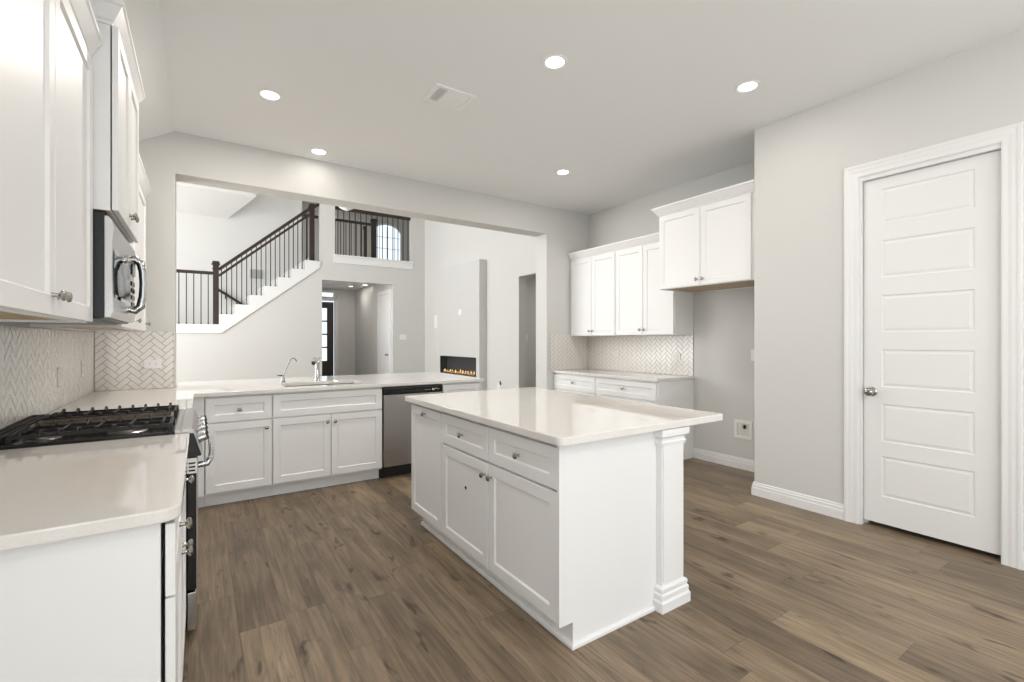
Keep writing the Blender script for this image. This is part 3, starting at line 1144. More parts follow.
# burners
for (x, y, r) in ((-0.53, RY0 + 0.16, 0.045), (-0.26, RY0 + 0.16, 0.052), (-0.53, RY1 - 0.16, 0.040), (-0.26, RY1 - 0.16, 0.048)):
    bm = BM()
    lathe(bm, (x, y, 0.904), (0, 0, 1), [(0, 0), (r + 0.018, 0), (r + 0.012, 0.005), (r, 0.006), (r, 0.012), (0, 0.012)], 22)
    bo = obj('burner', bm, 'steel_dark', rg, smooth=True)
    bm = BM()
    lathe(bm, (x, y, 0.916), (0, 0, 1), [(0, 0), (r - 0.004, 0), (r - 0.003, 0.006), (r - 0.012, 0.009), (0, 0.009)], 22)
    obj('burner_cap', bm, 'blackmatte', bo, smooth=True)
# centre griddle
bm = BM()
slab(bm, [-0.60, -0.585, -0.125, -0.11], [2.735, 2.75, 2.93, 2.945], lambda x, y: True, 0.908, 0.922)
sweep(bm, [(-0.60, 2.735), (-0.60, 2.945), (-0.11, 2.945), (-0.11, 2.735)], [(0, 0.920), (-0.012, 0.920), (-0.010, 0.938), (0, 0.938)], closed=True)
obj('griddle', bm, 'griddle', rg, bevel=0.003)


def grate(y0, y1):
    bm = BM()
    x0, x1 = -0.600, -0.100
    zt = 0.943
    for y in (y0 + 0.006, y1 - 0.006):
        bar(bm, (x0, y, zt - 0.008), (x1, y, zt - 0.008), 0.011, 0.014)
    for x in (x0 + 0.006, x1 - 0.006):
        bar(bm, (x, y0, zt - 0.008), (x, y1, zt - 0.008), 0.011, 0.016)
    ym = (y0 + y1) / 2
    bar(bm, (x0, ym, zt - 0.006), (x1, ym, zt - 0.006), 0.010, 0.012)
    for k in range(9):
        x = x0 + 0.035 + k * (x1 - x0 - 0.07) / 8
        # cross finger with its ends turned up over the frame
        ring = [(x, y0 - 0.003, zt - 0.006), (x, y0 - 0.001, zt + 0.009), (x, y0 + 0.012, zt + 0.011), (x, y0 + 0.026, zt + 0.003), (x, ym - 0.05 if k % 2 else ym, zt + 0.001)]
        tube(bm, ring, [0.0055, 0.0055, 0.006, 0.006, 0.005], 6)
        ring = [(x, y1 + 0.003, zt - 0.006), (x, y1 + 0.001, zt + 0.009), (x, y1 - 0.012, zt + 0.011), (x, y1 - 0.026, zt + 0.003), (x, ym + 0.05 if k % 2 else ym, zt + 0.001)]
        tube(bm, ring, [0.0055, 0.0055, 0.006, 0.006, 0.005], 6)
    for x in (x0 + 0.006, x1 - 0.006):
        for y in (y0 + 0.006, y1 - 0.006):
            box(bm, x - 0.008, x + 0.008, y - 0.008, y + 0.008, 0.9055, zt - 0.01)
    obj('grate', bm, 'castiron', rg)


bm = BM()      # slotted vent rail along the back of the cooktop
slab(bm, [-0.688, -0.676, -0.662, -0.650, -0.636, -0.622], [RY0 + 0.002, RY0 + 0.03, RY1 - 0.03, RY1 - 0.002],
     lambda x, y: not (RY0 + 0.03 < y < RY1 - 0.03 and (-0.676 < x < -0.662 or -0.650 < x < -0.636)), 0.913, 0.934)
obj('rear_vent', bm, 'castiron', rg, bevel=0.003)
grate(RY0 + 0.030, 2.728)
grate(2.952, RY1 - 0.030)

# ------------------------------------------------------------------ microwave
mw = thing('microwave', (-0.48, 2.84, 1.38), 'stainless over-the-range microwave under the tall left upper cabinet', 'microwave')
one_box('body', 'slate', XL + 0.005, -0.319, 2.456, 3.222, 1.388, 1.812, mw, 0.003)
F = facing_px(-0.335)
bm = BM()
prof = [(-0.317, 1.395), (-0.300, 1.395), (-0.290, 1.42), (-0.294, 1.50), (-0.296, 1.60), (-0.294, 1.69), (-0.289, 1.755), (-0.294, 1.785), (-0.306, 1.800), (-0.317, 1.800)]
prism(bm, prof, 2.456, 3.05, F=lambda a, b, c: (a, c, b))
md = obj('door', bm, 'steel', mw)
bm = BM()
prism(bm, [(-0.2935, 1.47), (-0.2905, 1.49), (-0.2925, 1.60), (-0.2915, 1.66), (-0.2945, 1.68), (-0.30, 1.68), (-0.30, 1.47)], 2.50, 3.02, F=lambda a, b, c: (a, c, b))
obj('window', bm, 'glassblack', md)
bm = BM()
tube(bm, [(-0.293, 2.955, 1.455), (-0.268, 2.955, 1.447), (-0.245, 2.955, 1.468), (-0.238, 2.955, 1.52), (-0.236, 2.955, 1.58), (-0.238, 2.955, 1.64), (-0.245, 2.955, 1.682), (-0.268, 2.955, 1.702), (-0.292, 2.955, 1.695)], [0.018, 0.019, 0.019, 0.016, 0.015, 0.016, 0.019, 0.019, 0.018], 14)
obj('door_handle', bm, 'chrome', md, smooth=True)
bm = BM()
prism(bm, prof, 3.054, 3.222, F=lambda a, b, c: (a, c, b))
cp = obj('control_panel', bm, 'steel', mw)
bm = BM()
box(bm, 3.075, 3.20, 1.64, 1.72, 0.041, 0.0475, F=F)
for r in range(5):
    for c in range(3):
        box(bm, 3.083 + c * 0.042, 3.112 + c * 0.042, 1.44 + r * 0.036, 1.462 + r * 0.036, 0.037, 0.0455, F=F)
obj('keypad', bm, 'glassblack', cp)
bm = BM()
box(bm, XL + 0.05, -0.36, 2.50, 3.18, 1.380, 1.3885)
obj('bottom_plate', bm, 'grille', mw)
bm = BM()
box(bm, 2.47, 3.21, 1.803, 1.812, -0.01, 0.020, F=F)
obj('top_vent', bm, 'blackmatte', mw)

# ------------------------------------------------------------------ left upper cabinets
XU = -0.37
F = facing_px(XU)


def upper(label, F, a0, a1, z0, z1, X0, X1, doors, knobs, crown_path=None, cz=None, sc=1.0):
    """wall cabinet; X0/X1 = back and face; doors = list of (a0,a1)"""
    c = thing('wall_cabinet', ((X0 + X1) / 2, (a0 + a1) / 2, z0), label, 'cabinet')
    lo, hi = min(X0, X1), max(X0, X1)
    one_box('carcass', 'cabinet', lo, hi, a0, a1, z0 + 0.018, z1, c)
    bm = BM()
    slab(bm, [lo, lo + 0.015, hi - 0.015, hi], [a0, a0 + 0.015, a1 - 0.015, a1], lambda x, y: not (lo + 0.015 < x < hi - 0.015 and a0 + 0.015 < y < a1 - 0.015), z0, z0 + 0.0178)
    obj('bottom_rails', bm, 'cabinet', c)
    one_box('underside', 'rawwood', lo + 0.016, hi - 0.016, a0 + 0.016, a1 - 0.016, z0 + 0.009, z0 + 0.0175, c)
    for (d0, d1), k in zip(doors, knobs):
        front('door', F, d0, d1, z0 + 0.005, z1 - 0.028, c, (k, z0 + 0.062))
    if crown_path:
        crown(crown_path, cz if cz is not None else z1 - 0.02, c, sc)
    return c


CU = 2.405     # crown start of the ordinary uppers
upper('tall white upper cabinet in the left foreground, above the near worktop', F, 1.345, 2.448, 1.368, 2.42, XL + 0.003, XU, [(1.350, 1.862), (1.868, 2.440)], [1.832, 1.900],
      [(XU, 2.447), (XU, 1.345), (XL + 0.003, 1.345)][::-1][::-1], CU)
XO = -0.300
FO = facing_px(XO + 0.005)
upper('white upper cabinet above the microwave, deeper and taller than its neighbours', FO, 2.452, 3.226, 1.822, 2.60, XL + 0.003, XO, [(2.460, 2.836), (2.842, 3.220)], [2.806, 2.872],
      [(XL + 0.003, 3.226), (XO, 3.226), (XO, 2.452), (XL + 0.003, 2.452)], 2.565)
upper('white upper cabinet beyond the microwave, nearest the wide wall opening', F, 3.230, 4.62, 1.368, 2.42, XL + 0.003, XU, [(3.236, 3.92), (3.926, 4.612)], [3.89, 4.57],
      [(XL + 0.003, 4.62), (XU, 4.62), (XU, 3.230)], CU)

# ------------------------------------------------------------------ right wall cabinets
XRU = 4.237
FR = facing_nx(XRU)
upper('white right-hand upper cabinet in the corner beside the wide opening', FR, 4.035, 4.862, 1.360, 2.41, XR - 0.003, XRU, [(4.042, 4.445), (4.451, 4.856)], [4.418, 4.478],
      [(XRU, 4.034), (XRU, 4.862)], 2.398, 1.3)
upper('white right-hand upper cabinet beside the taller cabinet of the fridge space', FR, 3.183, 4.031, 1.362, 2.41, XR - 0.003, XRU, [(3.190, 3.602), (3.608, 4.026)], [3.578, 3.640],
      [(XRU, 3.183), (XRU, 4.034)], 2.398, 1.3)
XFR = 3.978
FF = facing_nx(XFR)
upper('deep white upper cabinet hung above the empty fridge space', FF, 2.138, 3.172, 1.825, 2.605, XR - 0.003, XFR, [(2.20, 2.690), (2.696, 3.168)], [2.660, 2.726],
      [(XFR, 2.138), (XFR, 3.172), (XR - 0.003, 3.172)], 2.585, 1.3)

XRB = 3.955
FB = facing_nx(XRB)
for (a0, a1, lab, kd) in ((4.088, 4.872, 'white base cabinet on the right wall, nearest the corner by the opening', (4.445, 4.515)),
                          (3.19, 4.084, 'white base cabinet on the right wall, nearest the fridge space', (3.61, 3.68))):
    cb = thing('base_cabinet', (4.26, (a0 + a1) / 2, 0), lab, 'cabinet')
    one_box('carcass', 'cabinet', XRB + 0.001, XR - 0.003, a0, a1, 0.10, CT, cb)
    front('drawer', FB, a0 + 0.004, a1 - 0.004, 0.664, 0.852, cb, ((a0 + a1) / 2, 0.765))
    mid = (a0 + a1) / 2
    front('door', FB, a0 + 0.004, mid - 0.003, 0.118, 0.652, cb, (mid - 0.035, 0.592))
    front('door', FB, mid + 0.003, a1 - 0.004, 0.118, 0.652, cb, (mid + 0.035, 0.592))
    one_box('toe_kick', 'cabinet', XRB + 0.075, XRB + 0.13, a0, a1, 0, 0.10, cb)
    if a0 < 3.5:
        one_box('end_panel', 'cabinet', XRB + 0.004, XR - 0.003, a0 - 0.014, a0 - 0.001, 0.0, CT, cb)
bm = BM()
slab(bm, [3.920, XR - 0.003], [3.168, YB - 0.003], lambda x, y: True, CT + 0.002, 0.902)
tag(obj('worktop', bm, 'quartz', None, bevel=0.003), 'white quartz worktop along the right wall beneath the upper cabinets', 'worktop')

# ------------------------------------------------------------------ island
IX = 1.262
FI = facing_nx(IX)
ic = thing('island_cabinet', (1.66, 2.08, 0), 'near unit of the white island with two drawers, two doors and the corner post', 'cabinet')
one_box('carcass', 'cabinet', IX + 0.001, 2.03, 1.512, 2.638, 0.105, CT + 0.004, ic)
bm = BM()
prism(bm, [(1.236, 0.108), (IX + 0.048, 0.108), (IX + 0.048, 0), (1.86, 0), (1.86, CT + 0.004), (1.236, CT + 0.004)], 1.494, 1.5115, F=lambda a, b, c: (a, c, b))
obj('end_panel', bm, 'cabinet', ic)
bm = BM()
box(bm, IX + 0.048, 2.03, 1.512, 2.638, 0, 0.1045)
sweep(bm, [(2.03, 1.494), (IX + 0.048, 1.494), (IX + 0.048, 2.638)], [(0, 0), (0.013, 0), (0.013, 0.012), (0.006, 0.022), (0, 0.022)])
obj('base', bm, 'cabinet', ic)
front('drawer', FI, 2.080, 2.634, 0.672, 0.850, ic, (2.362, 0.762))
front('drawer', FI, 1.5135, 2.074, 0.672, 0.850, ic, (1.797, 0.762))
dl = front('door', FI, 2.080, 2.634, 0.112, 0.660, ic, (2.112, 0.598))
front('door', FI, 1.5135, 2.074, 0.112, 0.660, ic, (2.042, 0.598))
bm = BM()
lathe(bm, FI(2.335, 0.468, 0.011), (-1, 0, 0), [(0, 0), (0.022, 0), (0.022, 0.0015), (0.020, 0.002), (0, 0.002)], 20)
bd = obj('cable_grommet', bm, 'cabinet', dl, smooth=True)
bm = BM()
lathe(bm, FI(2.335, 0.468, 0.0129), (-1, 0, 0), [(0, 0), (0.010, 0), (0.010, 0.002), (0.007, 0.004), (0, 0.004)], 14)
obj('grommet_plug', bm, 'blackmatte', bd, smooth=True)
# corner post with cap and base mouldings
bm = BM()
box(bm, 1.845, 2.012, 1.462, 1.512, 0, CT + 0.004)
box(bm, 1.852, 2.005, 1.456, 1.462, 0.135, 0.80)
po = obj('corner_post', bm, 'cabinet', ic, bevel=0.002)
path = [(2.012, 1.64), (2.012, 1.462), (1.845, 1.462), (1.845, 1.50)]
bm = BM()
sweep(bm, path[::-1][::-1], [(0, 0.0), (-0.0, 0.0), (-0.0, 0.0)] and [(0, 0), (0.024, 0), (0.024, 0.045), (0.018, 0.055), (0.018, 0.078), (0.012, 0.086), (0.014, 0.098), (0.014, 0.108), (0.006, 0.116), (0, 0.118)], F=lambda a, b, c: (a, b, c))
bo = obj('base_moulding', bm, 'cabinet', po)
bm = BM()
sweep(bm, path, [(0, 0.79), (0.008, 0.79), (0.010, 0.806), (0.004, 0.812), (0.006, 0.826), (0.020, 0.838), (0.020, CT + 0.003), (0, CT + 0.003)])
obj('cap_moulding', bm, 'cabinet', po)
one_box('back_panel', 'cabinet', 2.0301, 2.045, 1.50, 2.638, 0, CT + 0.004, ic)

ic = thing('island_cabinet', (1.66, 2.90, 0), 'far unit of the white island with one tall pull-out door', 'cabinet')
one_box('carcass', 'cabinet', IX + 0.001, 2.03, 2.641, 3.136, 0.105, CT + 0.004, ic)
bm = BM()
box(bm, IX + 0.048, 2.03, 2.641, 3.085, 0, 0.106)
sweep(bm, [(IX + 0.048, 2.641), (IX + 0.048, 3.085), (2.03, 3.085)], [(0, 0), (0.013, 0), (0.013, 0.012), (0.006, 0.022), (0, 0.022)])
obj('base', bm, 'cabinet', ic)
front('pull_out_door', FI, 2.644, 3.134, 0.112, 0.850, ic, (2.890, 0.815))
one_box('back_panel', 'cabinet', 2.0301, 2.045, 2.641, 3.136, 0, CT + 0.004, ic)

bm = BM()
prism(bm, rounded(1.200, 2.328, 1.440, 3.165, (0.035, 0.015, 0.02, 0.02)), CT + 0.005, 0.908)
tag(obj('worktop', bm, 'quartz', None, bevel=0.004), 'white quartz island worktop overhanging on the right', 'worktop')

# ------------------------------------------------------------------ backsplashes


def clip(poly, x0, x1, y0, y1):
    def cut(P, f, inter):
        out = []
        for i in range(len(P)):
            a, b = P[i], P[(i + 1) % len(P)]
            if f(a):
                out.append(a)
                if not f(b):
                    out.append(inter(a, b))
            elif f(b):
                out.append(inter(a, b))
        return out

    def ix(v):
        return lambda a, b: (v, a[1] + (b[1] - a[1]) * (v - a[0]) / (b[0] - a[0]))

    def iy(v):
        return lambda a, b: (a[0] + (b[0] - a[0]) * (v - a[1]) / (b[1] - a[1]), v)
    for f, g in ((lambda p: p[0] >= x0, ix(x0)), (lambda p: p[0] <= x1, ix(x1)), (lambda p: p[1] >= y0, iy(y0)), (lambda p: p[1] <= y1, iy(y1))):
        if len(poly) < 3:
            return []
        poly = cut(poly, f, g)
    return poly


def backsplash(label, F, a0, a1, z0, z1, phase=0.0):
    t = thing('backsplash', F((a0 + a1) / 2, z0, 0), label, 'backsplash')
    bm = BM()
    box(bm, a0, a1, z0, z1, 0.0005, 0.006, F=F)
    obj('grout', bm, 'grout', t)
    w_, l_ = 0.041, 0.106
    g = 0.0022
    bm = BM()
    s = math.sqrt(0.5)
    rnd = random.Random(3)
    nk = int((a1 - a0) / (l_ * math.sqrt(2))) + 3
    nj = int((z1 - z0) / (w_ * math.sqrt(2))) + 4
    for k in range(-1, nk):
        for j in range(-3, nj):
            for kind in (0, 1):
                if kind == 0:
                    u0, u1, v0, v1 = j * w_, l_ + j * w_, j * w_, w_ + j * w_
                else:
                    u0, u1, v0, v1 = l_ + j * w_, l_ + j * w_ + w_, (j + 1) * w_ - l_, (j + 1) * w_
                ou = k * l_
                u0 += ou
                u1 += ou
                v0 -= ou
                v1 -= ou
                poly = [(u0 + g, v0 + g), (u1 - g, v0 + g), (u1 - g, v1 - g), (u0 + g, v1 - g)]
                poly = [(a0 + phase + (u - v) * s, z0 + (u + v) * s) for u, v in poly]
                poly = clip(poly, a0 + 0.001, a1 - 0.001, z0 + 0.001, z1 - 0.001)
                if len(poly) < 3:
                    continue
                # drop slivers
                ar = abs(sum(p[0] * q[1] - q[0] * p[1] for p, q in zip(poly, poly[1:] + poly[:1]))) / 2
                if ar < 3e-5:
                    continue
                cx = sum(p[0] for p in poly) / len(poly)
                cz = sum(p[1] for p in poly) / len(poly)
                tx, tz = rnd.uniform(-0.012, 0.012), rnd.uniform(-0.012, 0.012)
                rings = []
                for e, c in ((1.0, 0.0055), (0.995, 0.0072), (0.95, 0.0080)):
                    rings.append([bm.verts.new(F(cx + (p[0] - cx) * e, cz + (p[1] - cz) * e, c + ((p[0] - cx) * tx + (p[1] - cz) * tz if c > 0.006 else 0))) for p in poly])
                for p, q in zip(rings, rings[1:]):
                    for i in range(len(poly)):
                        n = (i + 1) % len(poly)
                        bm.faces.new([p[i], p[n], q[n], q[i]])
                bm.faces.new(rings[-1])
    obj('tiles', bm, 'tile', t)
    return t


ZT = 1.364
backsplash('white herringbone tile backsplash on the left wall behind the range', facing_px(XL), 1.38, YB - 0.001, 0.901, ZT)
backsplash('white herringbone tile backsplash on the short wall left of the wide opening', facing_ny(YB), XL + 0.011, -0.185, 0.901, 1.378)
backsplash('white herringbone tile backsplash on the right wall under the upper cabinets', facing_nx(XR), 3.182, YB - 0.012, 0.903, 1.361)
backsplash('white herringbone tile backsplash on the short wall right of the wide opening', facing_ny(YB), 3.878, XR - 0.001, 0.903, 1.395)

# ------------------------------------------------------------------ outlets, switches, boxes


def wall_plate(name, label, cat, F, a, b, wd, ht, m='plate', kind='outlet', c=0.0, group=None):
    t = thing(name, F(a, b, c), label, cat, group)
    bm = BM()
    prism(bm, rounded(a - wd / 2, a + wd / 2, b - ht / 2, b + ht / 2, (0.005,) * 4, 3), c, c + 0.006, F=F)
    obj('plate', bm, m, t, bevel=0.0015)
    if kind == 'outlet':
        hor = wd > ht
        for s in (-1, 1):
            ca, cb_ = (a + s * 0.021, b) if hor else (a, b + s * 0.021)
            bm = BM()
            prism(bm, rounded(ca - 0.014, ca + 0.014, cb_ - 0.014, cb_ + 0.014, (0.006,) * 4, 3), c + 0.0055, c + 0.0075, F=F)
            r = obj('receptacle', bm, m, t)
            bm = BM()
            for d in (-1, 1):
                if hor:
                    box(bm, ca - 0.004, ca + 0.005, cb_ + d * 0.006 - 0.001, cb_ + d * 0.006 + 0.001, c + 0.007, c + 0.0079, F=F)
                else:
                    box(bm, ca + d * 0.006 - 0.001, ca + d * 0.006 + 0.001, cb_ - 0.004, cb_ + 0.005, c + 0.007, c + 0.0079, F=F)
            obj('slots', bm, 'blackmatte', r)
    elif kind == 'switch':
        n = max(1, round(wd / 0.06))
        for k in range(n):
            ca = a + (k - (n - 1) / 2) * 0.046
            bm = BM()
            box(bm, ca - 0.016, ca + 0.016, b - 0.032, b + 0.032, c + 0.005, c + 0.009, F=F)
            obj('rocker', bm, m, t, bevel=0.002)
    return t


wall_plate('wall_outlet', 'pale outlet in the left wall backsplash, nearer the range', 'outlet', facing_px(XL), 3.77, 1.085, 0.072, 0.115, 'plate_tile', c=0.0082)
wall_plate('wall_outlet', 'pale outlet in the left wall backsplash, nearer the corner', 'outlet', facing_px(XL), 4.42, 1.10, 0.072, 0.115, 'plate_tile', c=0.0082)
wall_plate('wall_outlet', 'sideways pale outlet in the tile left of the wide opening', 'outlet', facing_ny(YB), -0.325, 1.105, 0.115, 0.072, 'plate', c=0.0082)
wall_plate('wall_outlet', 'pale outlet in the right wall backsplash, nearer the corner', 'outlet', facing_nx(XR), 4.33, 1.13, 0.115, 0.072, 'plate_tile', c=0.0082)
wall_plate('wall_outlet', 'pale outlet in the right wall backsplash, nearer the fridge space', 'outlet', facing_nx(XR), 3.40, 1.12, 0.115, 0.072, 'plate_tile', c=0.0082)
wall_plate('wall_switch', 'white switch plate in the fridge space, half hidden by the pantry wall corner', 'switch', facing_nx(XR), 2.495, 1.155, 0.072, 0.115, kind='switch')
wall_plate('wall_switch', 'white double switch plate on the far wall right of the hall opening', 'switch', facing_ny(YF), 4.105, 1.385, 0.165, 0.125, kind='switch')
wall_plate('wall_outlet', 'white outlet low on the fireplace wall near the side room opening', 'outlet', facing_nx(XG), 7.42, 0.44, 0.085, 0.125)
wall_plate('cable_plate', 'small blank white plate high on the chimney breast above the fire', 'plate', facing_nx(XG - 0.17), 8.67, 1.89, 0.13, 0.12, kind='none')
wall_plate('wall_plate', 'tall white plate on the fireplace wall left of the chimney breast', 'plate', facing_nx(XG), 10.23, 1.75, 0.16, 0.30, kind='none')
wall_plate('wall_switch', 'switch plate on the dim wall inside the side room', 'switch', facing_ny(7.35), 5.24, 1.36, 0.075, 0.12, kind='switch')

gv = thing('gas_valve', (XG, 7.36, 0.50), 'small dark round valve plate low on the fireplace wall, above the outlet', 'valve')
bm = BM()
lathe(bm, (XG, 7.36, 0.505), (-1, 0, 0), [(0, 0), (0.042, 0), (0.042, 0.003), (0.036, 0.006), (0, 0.006)], 20)
obj('escutcheon', bm, 'nickel', gv, smooth=True)
bm = BM()
lathe(bm, (XG - 0.0062, 7.36, 0.505), (-1, 0, 0), [(0, 0), (0.020, 0), (0.020, 0.008), (0.012, 0.012), (0, 0.012)], 14)
obj('key_socket', bm, 'blackmatte', gv, smooth=True)
vb = thing('valve_box', (XR, 2.61, 0.40), 'white recessed water valve box low in the fridge space', 'valve box')
F = facing_nx(XR)
bm = BM()
slab(bm, [2.515, 2.545, 2.675, 2.705], [0.308, 0.338, 0.462, 0.494], lambda y, z: not (2.545 < y < 2.675 and 0.338 < z < 0.462), 0.0, 0.008, F=F)
obj('frame', bm, 'plate', vb, bevel=0.002)
bm = BM()
box(bm, 2.546, 2.674, 0.339, 0.461, 0.0003, 0.0016, F=F)
obj('recess', bm, 'plate_tile', vb)
bm = BM()
lathe(bm, F(2.595, 0.45, 0.006), (0, 0, -1), [(0, 0), (0.008, 0), (0.008, 0.02), (0.012, 0.022), (0.012, 0.036), (0.006, 0.038), (0, 0.038)], 12)
box(bm, 2.578, 2.612, 0.437, 0.443, 0.002, 0.016, F=F)
obj('valve', bm, 'blackmatte', vb)

# ------------------------------------------------------------------ ceiling fittings
LG = 'recessed lights of the kitchen ceiling'
LIGHTS = [(1.881, 2.317, 'recessed ceiling light nearest the camera, above the left edge of the island'),
          (3.181, 1.791, 'recessed ceiling light nearest the pantry wall'),
          (3.179, 3.782, 'recessed ceiling light in front of the right-hand upper cabinets'),
          (0.929, 4.648, 'small-looking recessed ceiling light close to the wall above the wide opening'),
          (0.421, 3.775, 'leftmost recessed ceiling light, nearest the sloped ceiling')]


def downlight(name, x, y, z, lab, cat, group, power, lens='lens', r=0.082):
    t = thing(name, (x, y, z), lab, cat, group)
    bm = BM()
    lathe(bm, (x, y, z + 0.001), (0, 0, -1), [(r * 0.70, 0.0), (r, 0), (r, 0.005), (r * 0.93, 0.009), (r * 0.73, 0.005), (r * 0.70, 0.0)], 36)
    obj('trim_ring', bm, 'plate', t, smooth=True)
    bm = BM()
    lathe(bm, (x, y, z + 0.001), (0, 0, -1), [(0, 0.0), (r * 0.72, 0.0), (r * 0.70, 0.004), (0, 0.0045)], 36)
    obj('lens', bm, lens, t, smooth=True)
    d = bpy.data.lights.new('lamp', 'AREA')
    d.shape = 'DISK'
    d.size = r * 1.5
    d.energy = power
    d.color = (1.0, 0.935, 0.865)
    lo = bpy.data.objects.new('lamp', d)
    COL.objects.link(lo)
    lo.location = (0, 0, -0.012)
    lo.parent = t
    return t


# unseen lamps added to brighten the hall, side room and loft
downlight('recessed_light', 2.62, 11.65, 2.80, 'unseen added light in the entrance hall ceiling just past the hall opening', 'ceiling light', None, 11, 'hall_lens', 0.09)
downlight('recessed_light', 6.0, 6.3, 2.60, 'unseen added light in the side room past the fireplace wall', 'ceiling light', None, 12, 'hall_lens', 0.09)
downlight('recessed_light', 3.4, 13.6, 5.70, 'unseen added light in the loft ceiling', 'ceiling light', None, 24, 'hall_lens', 0.09)
for x, y, lab in ((0.45, -0.6, 'unseen added ceiling light over the breakfast area, nearest the left wall'), (1.88, -0.6, 'unseen added ceiling light over the middle of the breakfast area'),
                  (3.18, -0.6, 'unseen added ceiling light over the breakfast area, beside the pantry wall'), (0.42, 1.6, 'unseen added ceiling light above the near left worktop aisle'),
                  (1.2, -2.3, 'unseen added ceiling light by the breakfast windows')):  # unseen lamps added to even out the kitchen light
    downlight('recessed_light', x, y, H, lab, 'ceiling light', None, 0.8 if x == 0.42 else 6 if x > 3 else 4 if x < 1 else 16)
for x, y, lab in LIGHTS:
    downlight('recessed_light', x, y, H, lab, 'ceiling light', LG, {4.648: 1.2, 1.791: 5, 2.317: 14, 3.775: 26, 3.782: 11}.get(y, 18))
downlight('recessed_light', 3.47, 13.2, 2.80, 'recessed light in the entrance hall ceiling, left of the two', 'ceiling light', None, 5, 'hall_lens', 0.09)
downlight('recessed_light', 3.70, 12.65, 2.80, 'recessed light in the entrance hall ceiling, right of the two', 'ceiling light', None, 0.4, 'hall_lens', 0.09)

vt = thing('air_vent', (1.51, 3.085, H), 'white rectangular air vent in the kitchen ceiling', 'vent')
F = facing_nz(H)
bm = BM()
slab(bm, [1.355, 1.39, 1.635, 1.668], [2.960, 2.990, 3.182, 3.212], lambda x, y: not (1.39 < x < 1.635 and 2.990 < y < 3.182), 0.0, 0.008, F=F)
obj('frame', bm, 'vent', vt, bevel=0.002)
bm = BM()
box(bm, 1.391, 1.634, 2.991, 3.181, 0.0003, 0.0012, F=F)
obj('throat', bm, 'ventdark', vt)
bm = BM()
for k in range(9):
    y0 = 2.993 + k * 0.0208
    prism(bm, [(y0, 0.0015), (y0 + 0.016, 0.007), (y0 + 0.0175, 0.006), (y0 + 0.003, 0.0013)], 1.465, 1.634, F=lambda a, b, c: (c, a, H - b))
for k in range(5):
    x0 = 1.393 + k * 0.014
    box(bm, x0, x0 + 0.006, 2.992, 3.180, 0.002, 0.006, F=F)
box(bm, 1.459, 1.468, 2.992, 3.180, 0.0015, 0.007, F=F)
obj('louvres', bm, 'vent', vt)

# ------------------------------------------------------------------ great room things
fp = thing('linear_fireplace', (4.58, 8.8, 0.575), 'long black electric fireplace with amber flames in the chimney breast', 'fireplace')
bm = BM()
box(bm, 4.660, 4.668, 7.992, 9.638, 0.577, 0.960)
box(bm, 4.502, 4.660, 7.992, 8.004, 0.577, 0.960)
box(bm, 4.502, 4.660, 9.626, 9.638, 0.577, 0.960)
box(bm, 4.502, 4.660, 8.004, 9.626, 0.948, 0.960)
box(bm, 4.502, 4.660, 8.004, 9.626, 0.577, 0.592)
obj('firebox', bm, 'firebox', fp)
bm = BM()
rnd = random.Random(5)
for k in range(46):
    y = 8.05 + k * 0.034 + rnd.uniform(-0.01, 0.01)
    r = rnd.uniform(0.016, 0.032)
    bmesh.ops.create_icosphere(bm, subdivisions=1, radius=r, matrix=Matrix.Translation((rnd.uniform(4.53, 4.62), y, 0.592 + r * 0.9)))
po = obj('glass_pebbles', bm, 'pebble', fp)
po['kind'] = 'stuff'
for k in range(13):
    y = 8.08 + k * 0.118 + rnd.uniform(-0.03, 0.03)
    h_ = rnd.uniform(0.03, 0.10)
    bm = BM()
    lathe(bm, (4.57, y, 0.60), (0.0, rnd.uniform(-0.2, 0.2), 1), [(0, 0), (0.014, 0.01), (0.020, h_ * 0.3), (0.012, h_ * 0.65), (0.004, h_ * 0.9), (0, h_)], 8)
    obj('flame', bm, 'ember', fp, smooth=True)

fan = thing('ceiling_fan', (2.03, 8.0, 6.0), 'white ceiling fan in the great room, only the tip of its light showing', 'ceiling fan')
fx, fy = 2.03, 8.0
bm = BM()
lathe(bm, (fx, fy, 6.0), (0, 0, -1), [(0, 0), (0.07, 0), (0.06, 0.05), (0.016, 0.07), (0.016, 2.2), (0, 2.2)], 16)
obj('downrod', bm, 'globe', fan, smooth=True)
bm = BM()
lathe(bm, (fx, fy, 3.83), (0, 0, -1), [(0, 0), (0.06, 0), (0.12, 0.04), (0.13, 0.14), (0.10, 0.20), (0, 0.20)], 20)
obj('motor', bm, 'globe', fan, smooth=True)
for k in range(5):
    a = 2 * math.pi * k / 5 + 0.3
    bm = BM()
    ca, sa = math.cos(a), math.sin(a)
    prism(bm, [(0.10, -0.03), (0.20, -0.06), (0.65, -0.075), (0.70, -0.05), (0.70, 0.05), (0.65, 0.075), (0.20, 0.06), (0.10, 0.03)], 3.73, 3.74, F=lambda p, q, c: (fx + p * ca - q * sa, fy + p * sa + q * ca, c + q * 0.18))
    obj('blade', bm, 'globe', fan)
bm = BM()
lathe(bm, (fx, fy, 3.63), (0, 0, -1), [(0, 0), (0.10, 0), (0.15, 0.03), (0.15, 0.06), (0.11, 0.12), (0.05, 0.152), (0.02, 0.165), (0, 0.168)], 20)
obj('light_bowl', bm, 'globe', fan, smooth=True)

